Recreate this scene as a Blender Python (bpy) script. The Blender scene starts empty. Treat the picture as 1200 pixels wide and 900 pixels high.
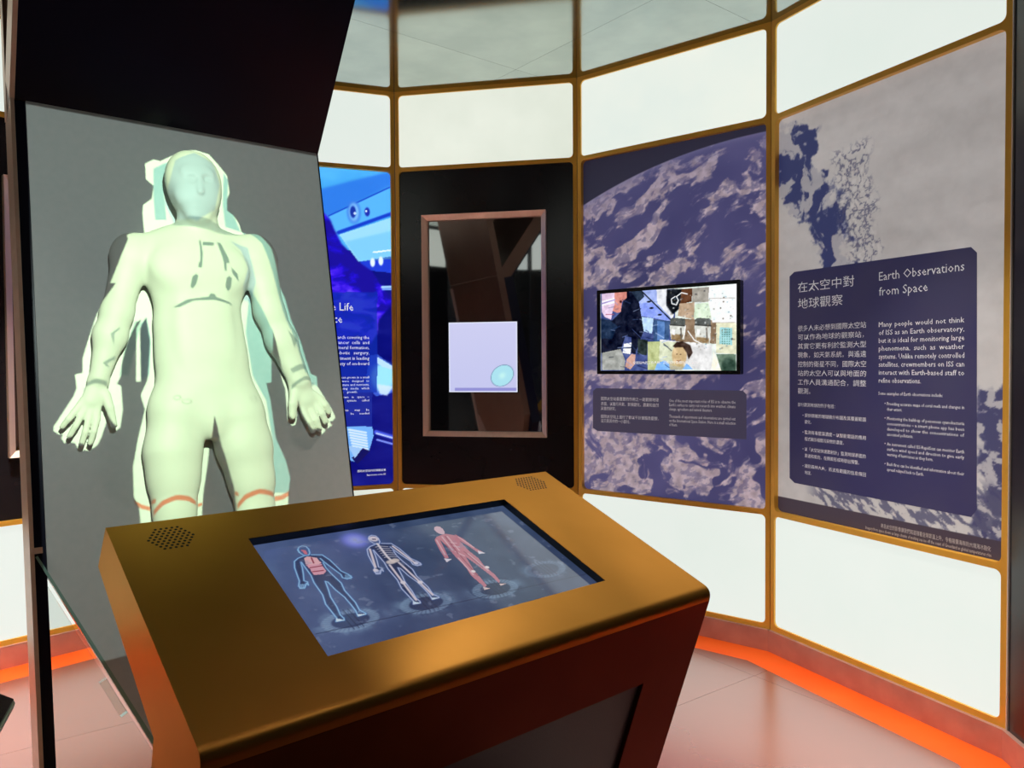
import bpy, bmesh, math, random
import numpy as np
from mathutils import Vector, Matrix
from mathutils.geometry import tessellate_polygon

# ------------------------------------------------------------------ camera, world, exposure
SC = bpy.context.scene
COL = SC.collection
CAM = Vector((0.0, 0.0, 1.6))
FPX, PITCH, ROLL = 872.0, 0.023757, -0.0059
cd = bpy.data.cameras.new('camera'); cam = bpy.data.objects.new('camera', cd); COL.objects.link(cam)
cd.sensor_width = 36.0; cd.lens = 36.0 * FPX / 1200.0; cd.clip_start = 0.02; cd.clip_end = 50
_f = Vector((0, math.cos(PITCH), -math.sin(PITCH))); _u = Vector((0, math.sin(PITCH), math.cos(PITCH))); _r = Vector((1, 0, 0))
def sight(x, y):
    """direction through a photo pixel, used once to turn measured pixels into room coordinates"""
    dx, dy = x - 600.0, y - 450.0
    c, s = math.cos(ROLL), math.sin(ROLL)
    X = dx * c + dy * s; Y = -dx * s + dy * c
    return _f + _r * (X / FPX) - _u * (Y / FPX)
cr, sr = math.cos(ROLL), math.sin(ROLL)
cxv = _r * cr + _u * sr      # image right in world
cyv = -_r * sr + _u * cr
cam.matrix_world = Matrix.Translation(CAM) @ Matrix((cxv, cyv, -_f)).transposed().to_4x4()
SC.camera = cam

w = bpy.data.worlds.new('world'); SC.world = w; w.use_nodes = True
w.node_tree.nodes['Background'].inputs[0].default_value = (0.5, 0.55, 0.6, 1)
w.node_tree.nodes['Background'].inputs[1].default_value = 0.05
SC.view_settings.view_transform = 'Standard'; SC.view_settings.look = 'None'
SC.view_settings.exposure = 0.0; SC.view_settings.gamma = 1.0; SC.view_settings.use_curve_mapping = False

PANEL_EMIT = 0.88          # radiance of the backlit wall panels
FILL_LIGHT_W = 3.0
PROJECTOR_W = 640.0
# x, y, power factor, beam spread
FILL_LIGHTS = [(-0.3, 0.7, .25, 110), (0.75, 1.5, .2, 70), (-2.35, 1.6, 2, 80), (-0.9, -0.2, .15, 110), (0.8, 0.0, .15, 110), (0.45, 2.9, 2.5, 66), (1.25, 2.9, 5, 56), (-2.25, 3.2, 10, 60)]
PROJ_POS = Vector((0.16, 0.38, 2.95))

# ------------------------------------------------------------------ helpers
def srgb(r, g, b):
    f = lambda c: (c / 255.0) / 12.92 if c / 255.0 <= 0.04045 else ((c / 255.0 + 0.055) / 1.055) ** 2.4
    return (f(r), f(g), f(b))
def mat(name, col=(0.5, 0.5, 0.5), rough=0.5, metal=0.0, spec=0.5, coat=0.0, coat_ior=1.5, coat_rough=0.05,
        emit=None, estr=0.0, noise=None, nscale=8.0, bump=0.0, stretch=None, rvar=0.0, dim=0.0, tint=None):
    m = bpy.data.materials.new(name); m.use_nodes = True
    nt = m.node_tree; b = nt.nodes['Principled BSDF']
    b.inputs['Base Color'].default_value = (*col, 1); b.inputs['Roughness'].default_value = rough
    b.inputs['Metallic'].default_value = metal; b.inputs['Specular IOR Level'].default_value = spec
    b.inputs['Coat Weight'].default_value = coat; b.inputs['Coat IOR'].default_value = coat_ior
    b.inputs['Coat Roughness'].default_value = coat_rough
    if tint: b.inputs['Specular Tint'].default_value = (*tint, 1)
    if emit: b.inputs['Emission Color'].default_value = (*emit, 1); b.inputs['Emission Strength'].default_value = estr
    if noise or bump or rvar:
        tc = nt.nodes.new('ShaderNodeTexCoord'); mp = nt.nodes.new('ShaderNodeMapping')
        nt.links.new(tc.outputs['Object'], mp.inputs['Vector'])
        if stretch: mp.inputs['Scale'].default_value = stretch
        n = nt.nodes.new('ShaderNodeTexNoise'); n.inputs['Scale'].default_value = nscale; n.inputs['Detail'].default_value = 5
        nt.links.new(mp.outputs[0], n.inputs['Vector'])
        if noise:
            mx = nt.nodes.new('ShaderNodeMix'); mx.data_type = 'RGBA'
            mx.inputs[6].default_value = (*col, 1); mx.inputs[7].default_value = (*noise, 1)
            mr = nt.nodes.new('ShaderNodeMapRange'); mr.inputs[1].default_value = 0.35; mr.inputs[2].default_value = 0.65
            nt.links.new(n.outputs[0], mr.inputs[0]); nt.links.new(mr.outputs[0], mx.inputs[0])
            nt.links.new(mx.outputs[2], b.inputs['Base Color'])
            if emit and estr:
                nt.links.new(mx.outputs[2], b.inputs['Emission Color'])
                if dim: nt.links.remove(b.inputs['Base Color'].links[0]); b.inputs['Base Color'].default_value = (dim, dim, dim, 1)
        if rvar:
            mr2 = nt.nodes.new('ShaderNodeMapRange'); mr2.inputs[3].default_value = max(0, rough - rvar); mr2.inputs[4].default_value = rough + rvar
            nt.links.new(n.outputs[0], mr2.inputs[0]); nt.links.new(mr2.outputs[0], b.inputs['Roughness'])
        if bump:
            bp = nt.nodes.new('ShaderNodeBump'); bp.inputs['Strength'].default_value = bump; bp.inputs['Distance'].default_value = 0.002
            nt.links.new(n.outputs[0], bp.inputs['Height']); nt.links.new(bp.outputs[0], b.inputs['Normal'])
    return m
def print_mat(name, estr=0.0, diffuse=1.0, rough=0.5, coat=0.0, coat_ior=1.5, spec=0.4):
    """a flat printed / displayed picture whose colours sit in the mesh"""
    m = bpy.data.materials.new(name); m.use_nodes = True
    nt = m.node_tree; b = nt.nodes['Principled BSDF']
    a = nt.nodes.new('ShaderNodeVertexColor'); a.layer_name = 'ink'
    mul = nt.nodes.new('ShaderNodeMix'); mul.data_type = 'RGBA'; mul.blend_type = 'MULTIPLY'; mul.inputs[0].default_value = 1
    mul.inputs[7].default_value = (diffuse, diffuse, diffuse, 1)
    nt.links.new(a.outputs[0], mul.inputs[6]); nt.links.new(mul.outputs[2], b.inputs['Base Color'])
    nt.links.new(a.outputs[0], b.inputs['Emission Color']); b.inputs['Emission Strength'].default_value = estr
    b.inputs['Roughness'].default_value = rough; b.inputs['Coat Weight'].default_value = coat; b.inputs['Coat IOR'].default_value = coat_ior
    b.inputs['Coat Roughness'].default_value = 0.06; b.inputs['Specular IOR Level'].default_value = spec
    return m

WM = {}
def link(o, parent=None, world=None):
    COL.objects.link(o)
    if world is not None: o.matrix_basis = world
    WM[o.name] = (world or o.matrix_basis).copy()
    if parent is not None:
        o.parent = parent
        o.matrix_parent_inverse = WM[parent.name].inverted()
    return o
def tag(o, label=None, cat=None, group=None, kind=None):
    if label: o['label'] = label
    if cat: o['category'] = cat
    if group: o['group'] = group
    if kind: o['kind'] = kind
    return o
def empty(name, loc, label, cat, group=None, pl=None):
    o = bpy.data.objects.new(name, None); o.empty_display_size = 0.1
    link(o, None, Matrix.Translation(Vector(loc)) @ (pl.rot() if pl else Matrix.Identity(4)))
    return tag(o, label, cat, group)
def mesh_obj(name, verts, faces, m, parent=None, smooth=False, mats=None, fm=None, pl=None):
    W = None
    if pl is not None:
        W = Matrix.Translation(verts[0]) @ pl.rot(); Wi = W.inverted(); verts = [Wi @ v for v in verts]
    me = bpy.data.meshes.new(name); me.from_pydata([tuple(v) for v in verts], [], faces)
    for x in (mats or [m]): me.materials.append(x)
    if fm: me.polygons.foreach_set('material_index', fm)
    if smooth: me.polygons.foreach_set('use_smooth', [True] * len(me.polygons))
    bm = bmesh.new(); bm.from_mesh(me); bmesh.ops.remove_doubles(bm, verts=bm.verts, dist=1e-6)
    bmesh.ops.recalc_face_normals(bm, faces=bm.faces); bm.to_mesh(me); bm.free()
    o = bpy.data.objects.new(name, me)
    return link(o, parent, W)

class Plane:
    """a flat frame: origin o, axes x (right), y (up), n (towards the viewer)"""
    def __init__(s, o, x, y):
        s.o = Vector(o); s.x = Vector(x).normalized(); s.y = Vector(y).normalized(); s.n = s.x.cross(s.y).normalized()
    def rot(s): return Matrix((s.x, s.y, s.n)).transposed().to_4x4()
    def p(s, a, b, c=0.0): return s.o + s.x * a + s.y * b + s.n * c
    def at(s, px, py, c=0.0):
        d = sight(px, py); o = s.o + s.n * c
        q = CAM + d * ((o - CAM).dot(s.n) / d.dot(s.n)) - o
        return (q.dot(s.x), q.dot(s.y))
    def ats(s, pts, c=0.0): return [s.at(x, y, c) for x, y in pts]

def slab(pl, outline, z0, z1, holes=()):
    """extruded polygon (outline + holes, plane coordinates) from offset z0 to z1"""
    loops = [list(outline)] + [list(h) for h in holes]
    flat = [p for l in loops for p in l]
    tris = tessellate_polygon([[Vector((p[0], p[1], 0)) for p in l] for l in loops])
    n = len(flat)
    V = [pl.p(a, b, z1) for a, b in flat] + [pl.p(a, b, z0) for a, b in flat]
    F = [tuple(t) for t in tris] + [tuple(i + n for i in reversed(t)) for t in tris]
    k = 0
    for l in loops:
        m_ = len(l)
        for i in range(m_):
            a, b = k + i, k + (i + 1) % m_
            F.append((a, b, b + n, a + n))
        k += m_
    return V, F
def slab_obj(name, pl, outline, z0, z1, m, parent=None, holes=()):
    V, F = slab(pl, outline, z0, z1, holes)
    return mesh_obj(name, V, F, m, parent, pl=pl)
def rect(a0, b0, a1, b1): return [(a0, b0), (a1, b0), (a1, b1), (a0, b1)]
def rrect(a0, b0, a1, b1, r, n=5):
    P = []
    for cx, cy, s in ((a1 - r, b1 - r, 0), (a0 + r, b1 - r, 90), (a0 + r, b0 + r, 180), (a1 - r, b0 + r, 270)):
        for i in range(n + 1):
            t = math.radians(s + 90 * i / n); P.append((cx + r * math.cos(t), cy + r * math.sin(t)))
    return P
def circle(a, b, r, n=16): return [(a + r * math.cos(2 * math.pi * i / n), b + r * math.sin(2 * math.pi * i / n)) for i in range(n)]
def merge(parts):
    V, F = [], []
    for v, f in parts:
        k = len(V); V += list(v); F += [tuple(i + k for i in g) for g in f]
    return V, F
def clip_poly(P, n, d):
    """keep the side n.p >= d"""
    out = []
    for i in range(len(P)):
        a, b = P[i], P[(i + 1) % len(P)]
        da, db = a[0] * n[0] + a[1] * n[1] - d, b[0] * n[0] + b[1] * n[1] - d
        if da >= 0: out.append(a)
        if (da >= 0) != (db >= 0):
            t = da / (da - db); out.append((a[0] + (b[0] - a[0]) * t, a[1] + (b[1] - a[1]) * t))
    return out

# ---- pictures: numpy canvas -> coloured grid
rng = np.random.RandomState(7)
def vnoise(x, y, seed):
    r = np.random.RandomState(seed).rand(64, 64)
    xi = np.floor(x).astype(int); yi = np.floor(y).astype(int)
    fx = x - xi; fy = y - yi; fx = fx * fx * (3 - 2 * fx); fy = fy * fy * (3 - 2 * fy)
    g = lambda a, b: r[a % 64, b % 64]
    return (g(xi, yi) * (1 - fx) + g(xi + 1, yi) * fx) * (1 - fy) + (g(xi, yi + 1) * (1 - fx) + g(xi + 1, yi + 1) * fx) * fy
def fbm(x, y, seed=1, octs=5):
    s = 0; a = 0.5; t = 0
    for i in range(octs):
        s = s + a * vnoise(x * 2 ** i + 17.3 * i, y * 2 ** i + 9.1 * i, seed + i); t += a; a *= 0.52
    return s / t
def sstep(a, b, x):
    t = np.clip((x - a) / (b - a), 0, 1); return t * t * (3 - 2 * t)
class Canvas:
    def __init__(s, a0, b0, a1, b1, nx, base):
        s.a0, s.b0, s.a1, s.b1 = a0, b0, a1, b1
        s.nx = nx; s.ny = max(2, int(nx * (b1 - b0) / (a1 - a0)))
        s.A, s.B = np.meshgrid(np.linspace(a0, a1, s.nx), np.linspace(b0, b1, s.ny))
        s.C = np.zeros((s.ny, s.nx, 3)); s.C[:] = base
    def blend(s, mask, col): s.C = s.C * (1 - mask[..., None]) + np.asarray(col) * mask[..., None]
    def inside(s, P):
        m = np.zeros(s.A.shape, bool)
        for i in range(len(P)):
            (x0, y0), (x1, y1) = P[i], P[(i + 1) % len(P)]
            if y0 == y1: continue
            c = ((s.B < y0) != (s.B < y1)) & (s.A < (x1 - x0) * (s.B - y0) / (y1 - y0) + x0)
            m ^= c
        return m.astype(float)
    def poly(s, P, col, al=1.0, blur=0):
        m = s.inside(P)
        for _ in range(blur): m = s.soft(m)
        s.blend(m * al, col)
    def soft(s, m):
        p = np.pad(m, 1, mode='edge')
        return (p[1:-1, 1:-1] * 4 + (p[:-2, 1:-1] + p[2:, 1:-1] + p[1:-1, :-2] + p[1:-1, 2:]) * 2 + p[:-2, :-2] + p[2:, 2:] + p[:-2, 2:] + p[2:, :-2]) / 16
    def dist(s, P, closed=False):
        d = np.full(s.A.shape, 9.0); n = len(P)
        for i in range(n if closed else n - 1):
            (x0, y0), (x1, y1) = P[i], P[(i + 1) % n]
            L = (x1 - x0) ** 2 + (y1 - y0) ** 2 + 1e-12
            t = np.clip(((s.A - x0) * (x1 - x0) + (s.B - y0) * (y1 - y0)) / L, 0, 1)
            d = np.minimum(d, np.hypot(s.A - x0 - t * (x1 - x0), s.B - y0 - t * (y1 - y0)))
        return d
    def line(s, P, wd, col, al=1.0, closed=False, soft=0.6):
        d = s.dist(P, closed); s.blend((1 - sstep(wd * (1 - soft), wd * (1 + soft), d)) * al, col)
    def disc(s, a, b, r, col, al=1.0, soft=0.3, ry=None):
        q = np.hypot((s.A - a) / r, (s.B - b) / (ry or r)); s.blend((1 - sstep(1 - soft, 1 + soft, q)) * al, col)
    def build(s, name, pl, off, m, parent, outline=None):
        A = s.A.ravel(); B = s.B.ravel(); n = s.nx * s.ny
        o = np.array(pl.o + pl.n * off)
        co = o + A[:, None] * np.array(pl.x) + B[:, None] * np.array(pl.y)
        ii = np.arange(n).reshape(s.ny, s.nx)
        q = np.stack([ii[:-1, :-1], ii[:-1, 1:], ii[1:, 1:], ii[1:, :-1]], -1).reshape(-1, 4)
        me = bpy.data.meshes.new(name)
        me.vertices.add(n); me.vertices.foreach_set('co', co.ravel())
        me.loops.add(q.size); me.loops.foreach_set('vertex_index', q.ravel())
        me.polygons.add(len(q)); me.polygons.foreach_set('loop_start', np.arange(0, q.size, 4)); me.polygons.foreach_set('loop_total', np.full(len(q), 4))
        me.update()
        at = me.color_attributes.new('ink', 'FLOAT_COLOR', 'POINT')
        c4 = np.ones((n, 4)); c = np.clip(s.C.reshape(-1, 3), 0, 255) / 255.0
        c4[:, :3] = np.where(c <= 0.04045, c / 12.92, ((c + 0.055) / 1.055) ** 2.4)
        at.data.foreach_set('color', c4.ravel().astype(np.float32))
        me.materials.append(m)
        ob = bpy.data.objects.new(name, me); return link(ob, parent)

# ---- lettering
def line_mesh(txt, space=1.0):
    c = bpy.data.curves.new('t', 'FONT'); c.body = txt; c.size = 1.0; c.resolution_u = 1; c.space_word = space
    o = bpy.data.objects.new('t', c); COL.objects.link(o)
    me = bpy.data.meshes.new_from_object(o)
    V = [v.co.copy() for v in me.vertices]; F = [tuple(p.vertices) for p in me.polygons]
    bpy.data.objects.remove(o); bpy.data.curves.remove(c); bpy.data.meshes.remove(me)
    return V, F
def text_block(name, pl, lines, m, parent, off=0.0006):
    """lines: (text, a_left, a_right or None, b_baseline, glyph height, justify)"""
    out = []
    for txt, a0, a1, b, size, just in lines:
        V, F = line_mesh(txt)
        if not V: continue
        x0 = min(v.x for v in V); x1 = max(v.x for v in V); wd = x1 - x0
        sx = size
        if a1 is not None:
            if just and ' ' in txt:
                V2, F2 = line_mesh(txt, 2.0)
                w2 = max(v.x for v in V2) - min(v.x for v in V2)
                need = (a1 - a0) / sx
                if need > wd * 1.01 and w2 > wd + 1e-4:
                    sp = 1.0 + (need - wd) / (w2 - wd); V, F = line_mesh(txt, sp)
                    x0 = min(v.x for v in V); wd = max(v.x for v in V) - x0
            sx = (a1 - a0) / wd
        out.append(([pl.p(a0 + (v.x - x0) * sx, b + v.y * size, off) for v in V], F))
    V, F = merge(out)
    me = bpy.data.meshes.new(name); me.from_pydata([tuple(v) for v in V], [], F); me.materials.append(m)
    return tag(link(bpy.data.objects.new(name, me), parent), kind='stuff')

# ------------------------------------------------------------------ materials
M_FRAME = mat('orange_metal', (0.92, 0.50, 0.06), 0.42, 0.35, noise=(0.86, 0.44, 0.05), nscale=3)
M_CORE = mat('wall_core', (0.05, 0.045, 0.045), 0.7, noise=(0.06, 0.05, 0.05))
M_BLACK = mat('black_panel', (0.012, 0.011, 0.014), 0.22, 0.0, 0.5, noise=(0.016, 0.014, 0.018), nscale=2)
M_LIGHTS = [mat('backlit_acrylic_%d' % i, c1, 0.35, emit=c1, estr=PANEL_EMIT, noise=c2, nscale=sc, spec=0.3, dim=0.12)
            for i, (c1, c2, sc) in enumerate((((0.93, 0.98, 0.86), (0.80, 0.86, 0.74), 1.2), ((0.86, 0.95, 0.88), (0.95, 1.0, 0.90), 1.4), ((0.84, 0.93, 0.86), (0.90, 0.96, 0.90), 0.9)))]
M_FLOOR = mat('glossy_red_floor', (0.26, 0.034, 0.005), 0.4, 0.0, 0.5, coat=1.0, coat_ior=4.0, coat_rough=0.25, noise=(0.30, 0.042, 0.006), nscale=1.3)
M_STRIP = mat('orange_floor_border', (0.95, 0.095, 0.008), 0.5, 0.0, 0.2, noise=(0.95, 0.12, 0.012), nscale=2)
M_CEIL = mat('mirror_grey_ceiling', (0.50, 0.55, 0.52), 0.10, 1.0, noise=(0.42, 0.47, 0.45), nscale=2.5)
M_BASE = mat('brushed_copper_baseboard', (0.60, 0.34, 0.27), 0.45, 0.4, noise=(0.50, 0.26, 0.21), nscale=6)
M_COPPER = mat('brushed_copper', (0.96, 0.68, 0.52), 0.36, 0.35, noise=(0.92, 0.62, 0.46), nscale=30, stretch=(1, 1, 0.05))
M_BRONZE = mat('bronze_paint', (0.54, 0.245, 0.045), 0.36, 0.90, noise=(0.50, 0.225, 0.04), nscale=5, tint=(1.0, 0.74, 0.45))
M_BRONZE_SHADED = mat('shaded_bronze_paint', (0.13, 0.040, 0.012), 0.42, 0.75, noise=(0.115, 0.034, 0.010), nscale=5, tint=(0.5, 0.2, 0.1))  # same bronze as the body, with the front's shade darkened into the colour
M_BRONZE_BACK = mat('brown_metal', (0.28, 0.15, 0.10), 0.4, 0.6, noise=(0.24, 0.12, 0.08), nscale=3)
M_INSET = mat('dark_plum_panel', (0.035, 0.022, 0.024), 0.5, 0.0, noise=(0.045, 0.03, 0.03), nscale=200)
M_NAVY = mat('navy_lacquer', (0.006, 0.006, 0.020), 0.30, 0.0, 0.3, noise=(0.008, 0.007, 0.024), nscale=3)
M_BOARD = mat('grey_projection_board', (0.56, 0.57, 0.56), 0.45, 0.0, 0.3, noise=(0.59, 0.59, 0.58), nscale=40)
M_BODY = mat('white_mannequin', (0.50, 0.50, 0.465), 0.55, 0.0, 0.35, noise=(0.52, 0.52, 0.485), nscale=10)
M_GLASSEDGE = mat('green_glass_edge', (0.22, 0.36, 0.31), 0.15, 0.0, 0.8, noise=(0.26, 0.42, 0.36))
M_MIRRORGLASS = mat('dark_mirror_glass', (0.42, 0.43, 0.44), 0.03, 1.0)
M_WHITE_TXT = mat('white_print', (0.85, 0.85, 0.86), 0.6, emit=(0.85, 0.86, 0.9), estr=0.25)  # slight glow added to brighten the unlit white and pale lettering
M_GREY_TXT = mat('pale_print', (0.6, 0.55, 0.55), 0.6, emit=(0.6, 0.55, 0.55), estr=0.08)
M_BLUE_TXT = mat('backlit_white_print', (0.85, 0.88, 0.86), 0.6, emit=(0.9, 0.95, 0.92), estr=0.75)
M_TVBEZEL = mat('black_plastic', (0.008, 0.009, 0.011), 0.25)
M_PANELINK = mat('navy_text_panel', srgb(48, 47, 92), 0.6, emit=srgb(48, 47, 92), estr=0.35, noise=srgb(62, 60, 92), nscale=1.6)  # glow added to brighten both printed text panels
M_PANELINK2 = mat('slate_text_panel', srgb(72, 70, 98), 0.6, emit=srgb(72, 70, 98), estr=0.45, noise=srgb(78, 74, 98), nscale=2)
M_DARK = mat('matt_black', (0.006, 0.006, 0.006), 0.8)

# ------------------------------------------------------------------ room outline
CX, CY, R0, PHI, TURN = -0.7191, 2.194, 2.6583, 1.586, 0.45274
TOP, J1, J2, FB = 3.486, 2.955, 0.774, 0.118
reg = lambda a: (CX + R0 * math.cos(a), CY + R0 * math.sin(a))
VT = {-3: (-3.36, 2.72), -2: (-2.845, 3.83), -1: (-1.945, 4.63), 0: (-0.797, 5.152), 1: (0.4358, 4.9133), 2: (1.4371, 4.1335), 3: (1.9944, 2.9791)}
VT[-1] = (-1.98, 4.74)
a3 = PHI - 3 * TURN; am = PHI + 3 * TURN - 2 * math.pi
for i in range(4, 11): VT[i] = reg(a3 + (am - a3) * (i - 3) / 8.0)
ORDER = list(range(-3, 11))                      # closed ring, clockwise seen from above
RING = [VT[k] for k in ORDER]

def wall_plane(k):
    a = Vector((*VT[k], 0)); nk = k + 1 if k < 10 else -3
    b = Vector((*VT[nk], 0))
    return Plane(a, b - a, (0, 0, 1)), (b - a).length
WP = {k: wall_plane(k) for k in ORDER}
WALL_NAMES = {-3: 'wall_left', -2: 'wall_far_left', -1: 'wall_back_left', 0: 'wall_back', 1: 'wall_back_right', 2: 'wall_right',
              3: 'wall_near_right', 4: 'wall_rear_right', 5: 'wall_rear_far_right', 6: 'wall_rear', 7: 'wall_rear_middle',
              8: 'wall_rear_left', 9: 'wall_rear_far_left', 10: 'wall_near_left'}
BAR = 0.028
LIGHT_LABEL = {
 (-3, 'up'): 'upper backlit white panel beside the left edge of the room, behind the astronaut board',
 (-3, 'lo'): 'lower backlit white panel at the far left, beside the black display wall',
 (-2, 'up'): 'upper backlit white panel seen left of the dark overhead slab',
 (-2, 'lo'): 'lower backlit white panel left of and behind the foot of the astronaut board',
 (-1, 'up'): 'upper backlit white panel above the blue life science poster',
 (-1, 'lo'): 'lower backlit white panel under the blue life science poster',
 (0, 'up'): 'upper backlit white panel above the black wall with the copper framed window',
 (0, 'lo'): 'lower backlit white panel under the copper framed window, mostly hidden by kiosk',
 (1, 'up'): 'upper backlit white panel above the poster with the television',
 (1, 'lo'): 'lower backlit white panel under the poster with the television',
 (2, 'up'): 'upper backlit white panel above the Earth Observations poster',
 (2, 'lo'): 'lower backlit white panel under the Earth Observations poster'}
for k in ORDER:
    pl, L = WP[k]
    wobj = slab_obj(WALL_NAMES[k], pl, rect(-0.0, 0, L, TOP + 0.02), -0.16, -0.05, M_CORE); tag(wobj, kind='structure')
    if k <= 2:
        mid = 'frame'
        r = 0.028
        ops = [rrect(BAR, J1 + 0.014, L - BAR, TOP - BAR, r), rrect(BAR, J2 + 0.014, L - BAR, J1 - 0.014, r), rrect(BAR, FB + BAR, L - BAR, J2 - 0.014, r)]
        fr = slab_obj('panel_frame', pl, rect(0.002, FB, L - 0.002, TOP), -0.05, 0.0, M_FRAME, wobj, holes=ops)
        for nm, z0, z1 in (('up', J1 + 0.002, TOP - 0.01), ('lo', FB + 0.01, J2 - 0.002)):
            lp = slab_obj('light_panel', pl, rect(0.012, z0, L - 0.012, z1), -0.045, -0.012, M_LIGHTS[(k + (nm == 'lo')) % 3 if k != 2 else 2])
            tag(lp, LIGHT_LABEL[(k, nm)], 'light panel')
    else:
        if k not in (3, 4, 5, 6):
            lp = slab_obj('light_panel', pl, rect(0.03, J1 + 0.014, L - 0.03, TOP - 0.03), -0.045, -0.012, M_LIGHTS[k % 3])
            tag(lp, 'upper backlit white panel on the ' + WALL_NAMES[k][5:].replace('_', ' ') + ' wall behind the viewer', 'light panel')
            cl = slab_obj('cladding', pl, rect(0.0, FB, L, J1), -0.05, -0.01, M_BLACK, wobj)
        else:
            cl = slab_obj('cladding', pl, rect(0.0, FB, L, TOP), -0.05, 0.0 if k == 3 else -0.01, M_BLACK, wobj)
    # baseboard
    bb = slab_obj('baseboard_' + WALL_NAMES[k][5:], pl, rect(0.0, 0.0, L, FB), -0.05, 0.02, M_BASE); tag(bb, kind='structure')
tr = slab_obj('trim_1', WP[3][0], rect(0.004, FB, 0.012, TOP), 0.0, 0.006, mat('pale_edge', (0.55, 0.5, 0.42), 0.4)); tag(tr, kind='structure')

# ------------------------------------------------------------------ floor and ceiling
FLP = Plane((0, 0, 0), (1, 0, 0), (0, 1, 0))
grow = [((x - CX) * 1.03 + CX, (y - CY) * 1.03 + CY) for x, y in RING][::-1]
fl = slab_obj('floor', FLP, grow, -0.06, -0.006, M_DARK); tag(fl, kind='structure')
def ring_inset(d):
    P = RING[::-1]; Q = list(P)
    ctr = Vector((CX, CY))
    out = list(P)
    for i in range(len(P)):
        a, b = Vector(P[i]), Vector(P[(i + 1) % len(P)])
        n = Vector((-(b - a).y, (b - a).x)).normalized()
        if n.dot(ctr - a) < 0: n = -n
        out = clip_poly(out, (n.x, n.y), n.dot(a) + d)
    return out
inner = ring_inset(0.215)
outer = ring_inset(0.0)
st = slab_obj('floor_border', FLP, grow, -0.006, 0.0, M_STRIP, fl, holes=[inner])
inner = ring_inset(0.216)
# sheets of the floor covering, cut along the seams seen in the photo
def floor_pt(px, py, z=0.0):
    d = sight(px, py); q = CAM + d * ((z - CAM.z) / d.z); return Vector((q.x, q.y))
s0, s1 = floor_pt(0, 885), floor_pt(130, 852)
sd = (s1 - s0).normalized(); sn = Vector((-sd.y, sd.x))
base_d = sn.dot(s0)
def sheets(poly, n, dref, stepn, t, dt, stept, pl, z0, z1, m, parent, name):
    for i in range(-6, 7):
        lo, hi = dref + i * stepn, dref + (i + 1) * stepn
        P = clip_poly(poly, n, lo + 0.0008); P = clip_poly(P, (-n[0], -n[1]), -(hi - 0.0008)) if P else P
        if len(P) < 3: continue
        for j in range(-6, 7):
            l2, h2 = dt + j * stept, dt + (j + 1) * stept
            Q = clip_poly(P, t, l2 + 0.0008)
            if len(Q) >= 3: Q = clip_poly(Q, (-t[0], -t[1]), -(h2 - 0.0008))
            if len(Q) < 3: continue
            slab_obj(name, pl, Q, z0, z1, m, parent)
sheets(inner, tuple(sn), base_d, 1.35, tuple(sd), sd.dot(floor_pt(1000, 838)) , 2.4, FLP, -0.005, 0.0, M_FLOOR, fl, 'floor_sheet')
CEP = Plane((0, 0, TOP), (1, 0, 0), (0, -1, 0))
cp = [(x, -y) for x, y in grow]
ce = slab_obj('ceiling', CEP, cp, -0.06, -0.006, M_DARK); tag(ce, kind='structure')
c0, c1 = floor_pt(404, 19.5, TOP), floor_pt(632, 90, TOP)
cdv = (c1 - c0).normalized(); cn = Vector((-cdv.y, cdv.x))
tf = lambda v: (v[0], -v[1])
sheets([(x, -y) for x, y in outer], tf(cn), cn.dot(c0), 1.3, tf(cdv), cdv.dot(floor_pt(1000, -120, TOP)), 3.1, CEP, -0.005, 0.0, M_CEIL, ce, 'ceiling_sheet')

DL_WHERE = ['behind the ceiling projector', 'between the kiosk and the rear right wall', 'left of the projector, behind the leaning board', 'nearest the rear left wall', 'right beside the projector, nearest the viewer', 'out from the television poster', 'close to the Earth Observations poster', 'close to the far left wall behind the leaning board']
# unseen lamps added at the ceiling to brighten floor, walls and posters
M_LAMP = mat('lamp_glow', (1, 0.95, 0.85), 0.5, emit=(1.0, 0.93, 0.82), estr=6.0)
for i, (x, y, pw, spr) in enumerate(FILL_LIGHTS):
    o = empty('fill_light', (x, y, TOP), 'added unseen ceiling fill lamp ' + DL_WHERE[i], 'fill_light', 'added ceiling fill lamps')
    P = Plane((x, y, TOP), (1, 0, 0), (0, -1, 0))
    slab_obj('trim_ring', P, circle(0, 0, 0.06, 24), 0.0005, 0.006, M_TVBEZEL, o, holes=[circle(0, 0, 0.045, 24)])
    slab_obj('lens', P, circle(0, 0, 0.045, 24), 0.0005, 0.003, M_LAMP, o)
    ld = bpy.data.lights.new('fill_light_lamp', 'AREA'); ld.shape = 'DISK'; ld.size = 0.09; ld.energy = FILL_LIGHT_W * pw; ld.color = (1.0, 0.94, 0.86); ld.spread = math.radians(spr)
    lo = bpy.data.objects.new('fill_light_lamp', ld); lo.location = (x, y, TOP - 0.012); link(lo)

# ------------------------------------------------------------------ posters on the wall
GL = -0.030
# --- Earth seen over the horizon, behind the television
pl, L = WP[1]
po = empty('wall_poster', pl.p(L / 2, J2, 0), 'tall poster of clouds and the Earth horizon behind the television', 'poster', pl=pl)
cv = Canvas(0.012, J2 + 0.002, L - 0.012, J1 - 0.002, 300, (80, 78, 124))
A, B = cv.A, cv.B
h0 = pl.at(680, 240); h1 = pl.at(790, 183); h2 = pl.at(896, 152)
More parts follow.
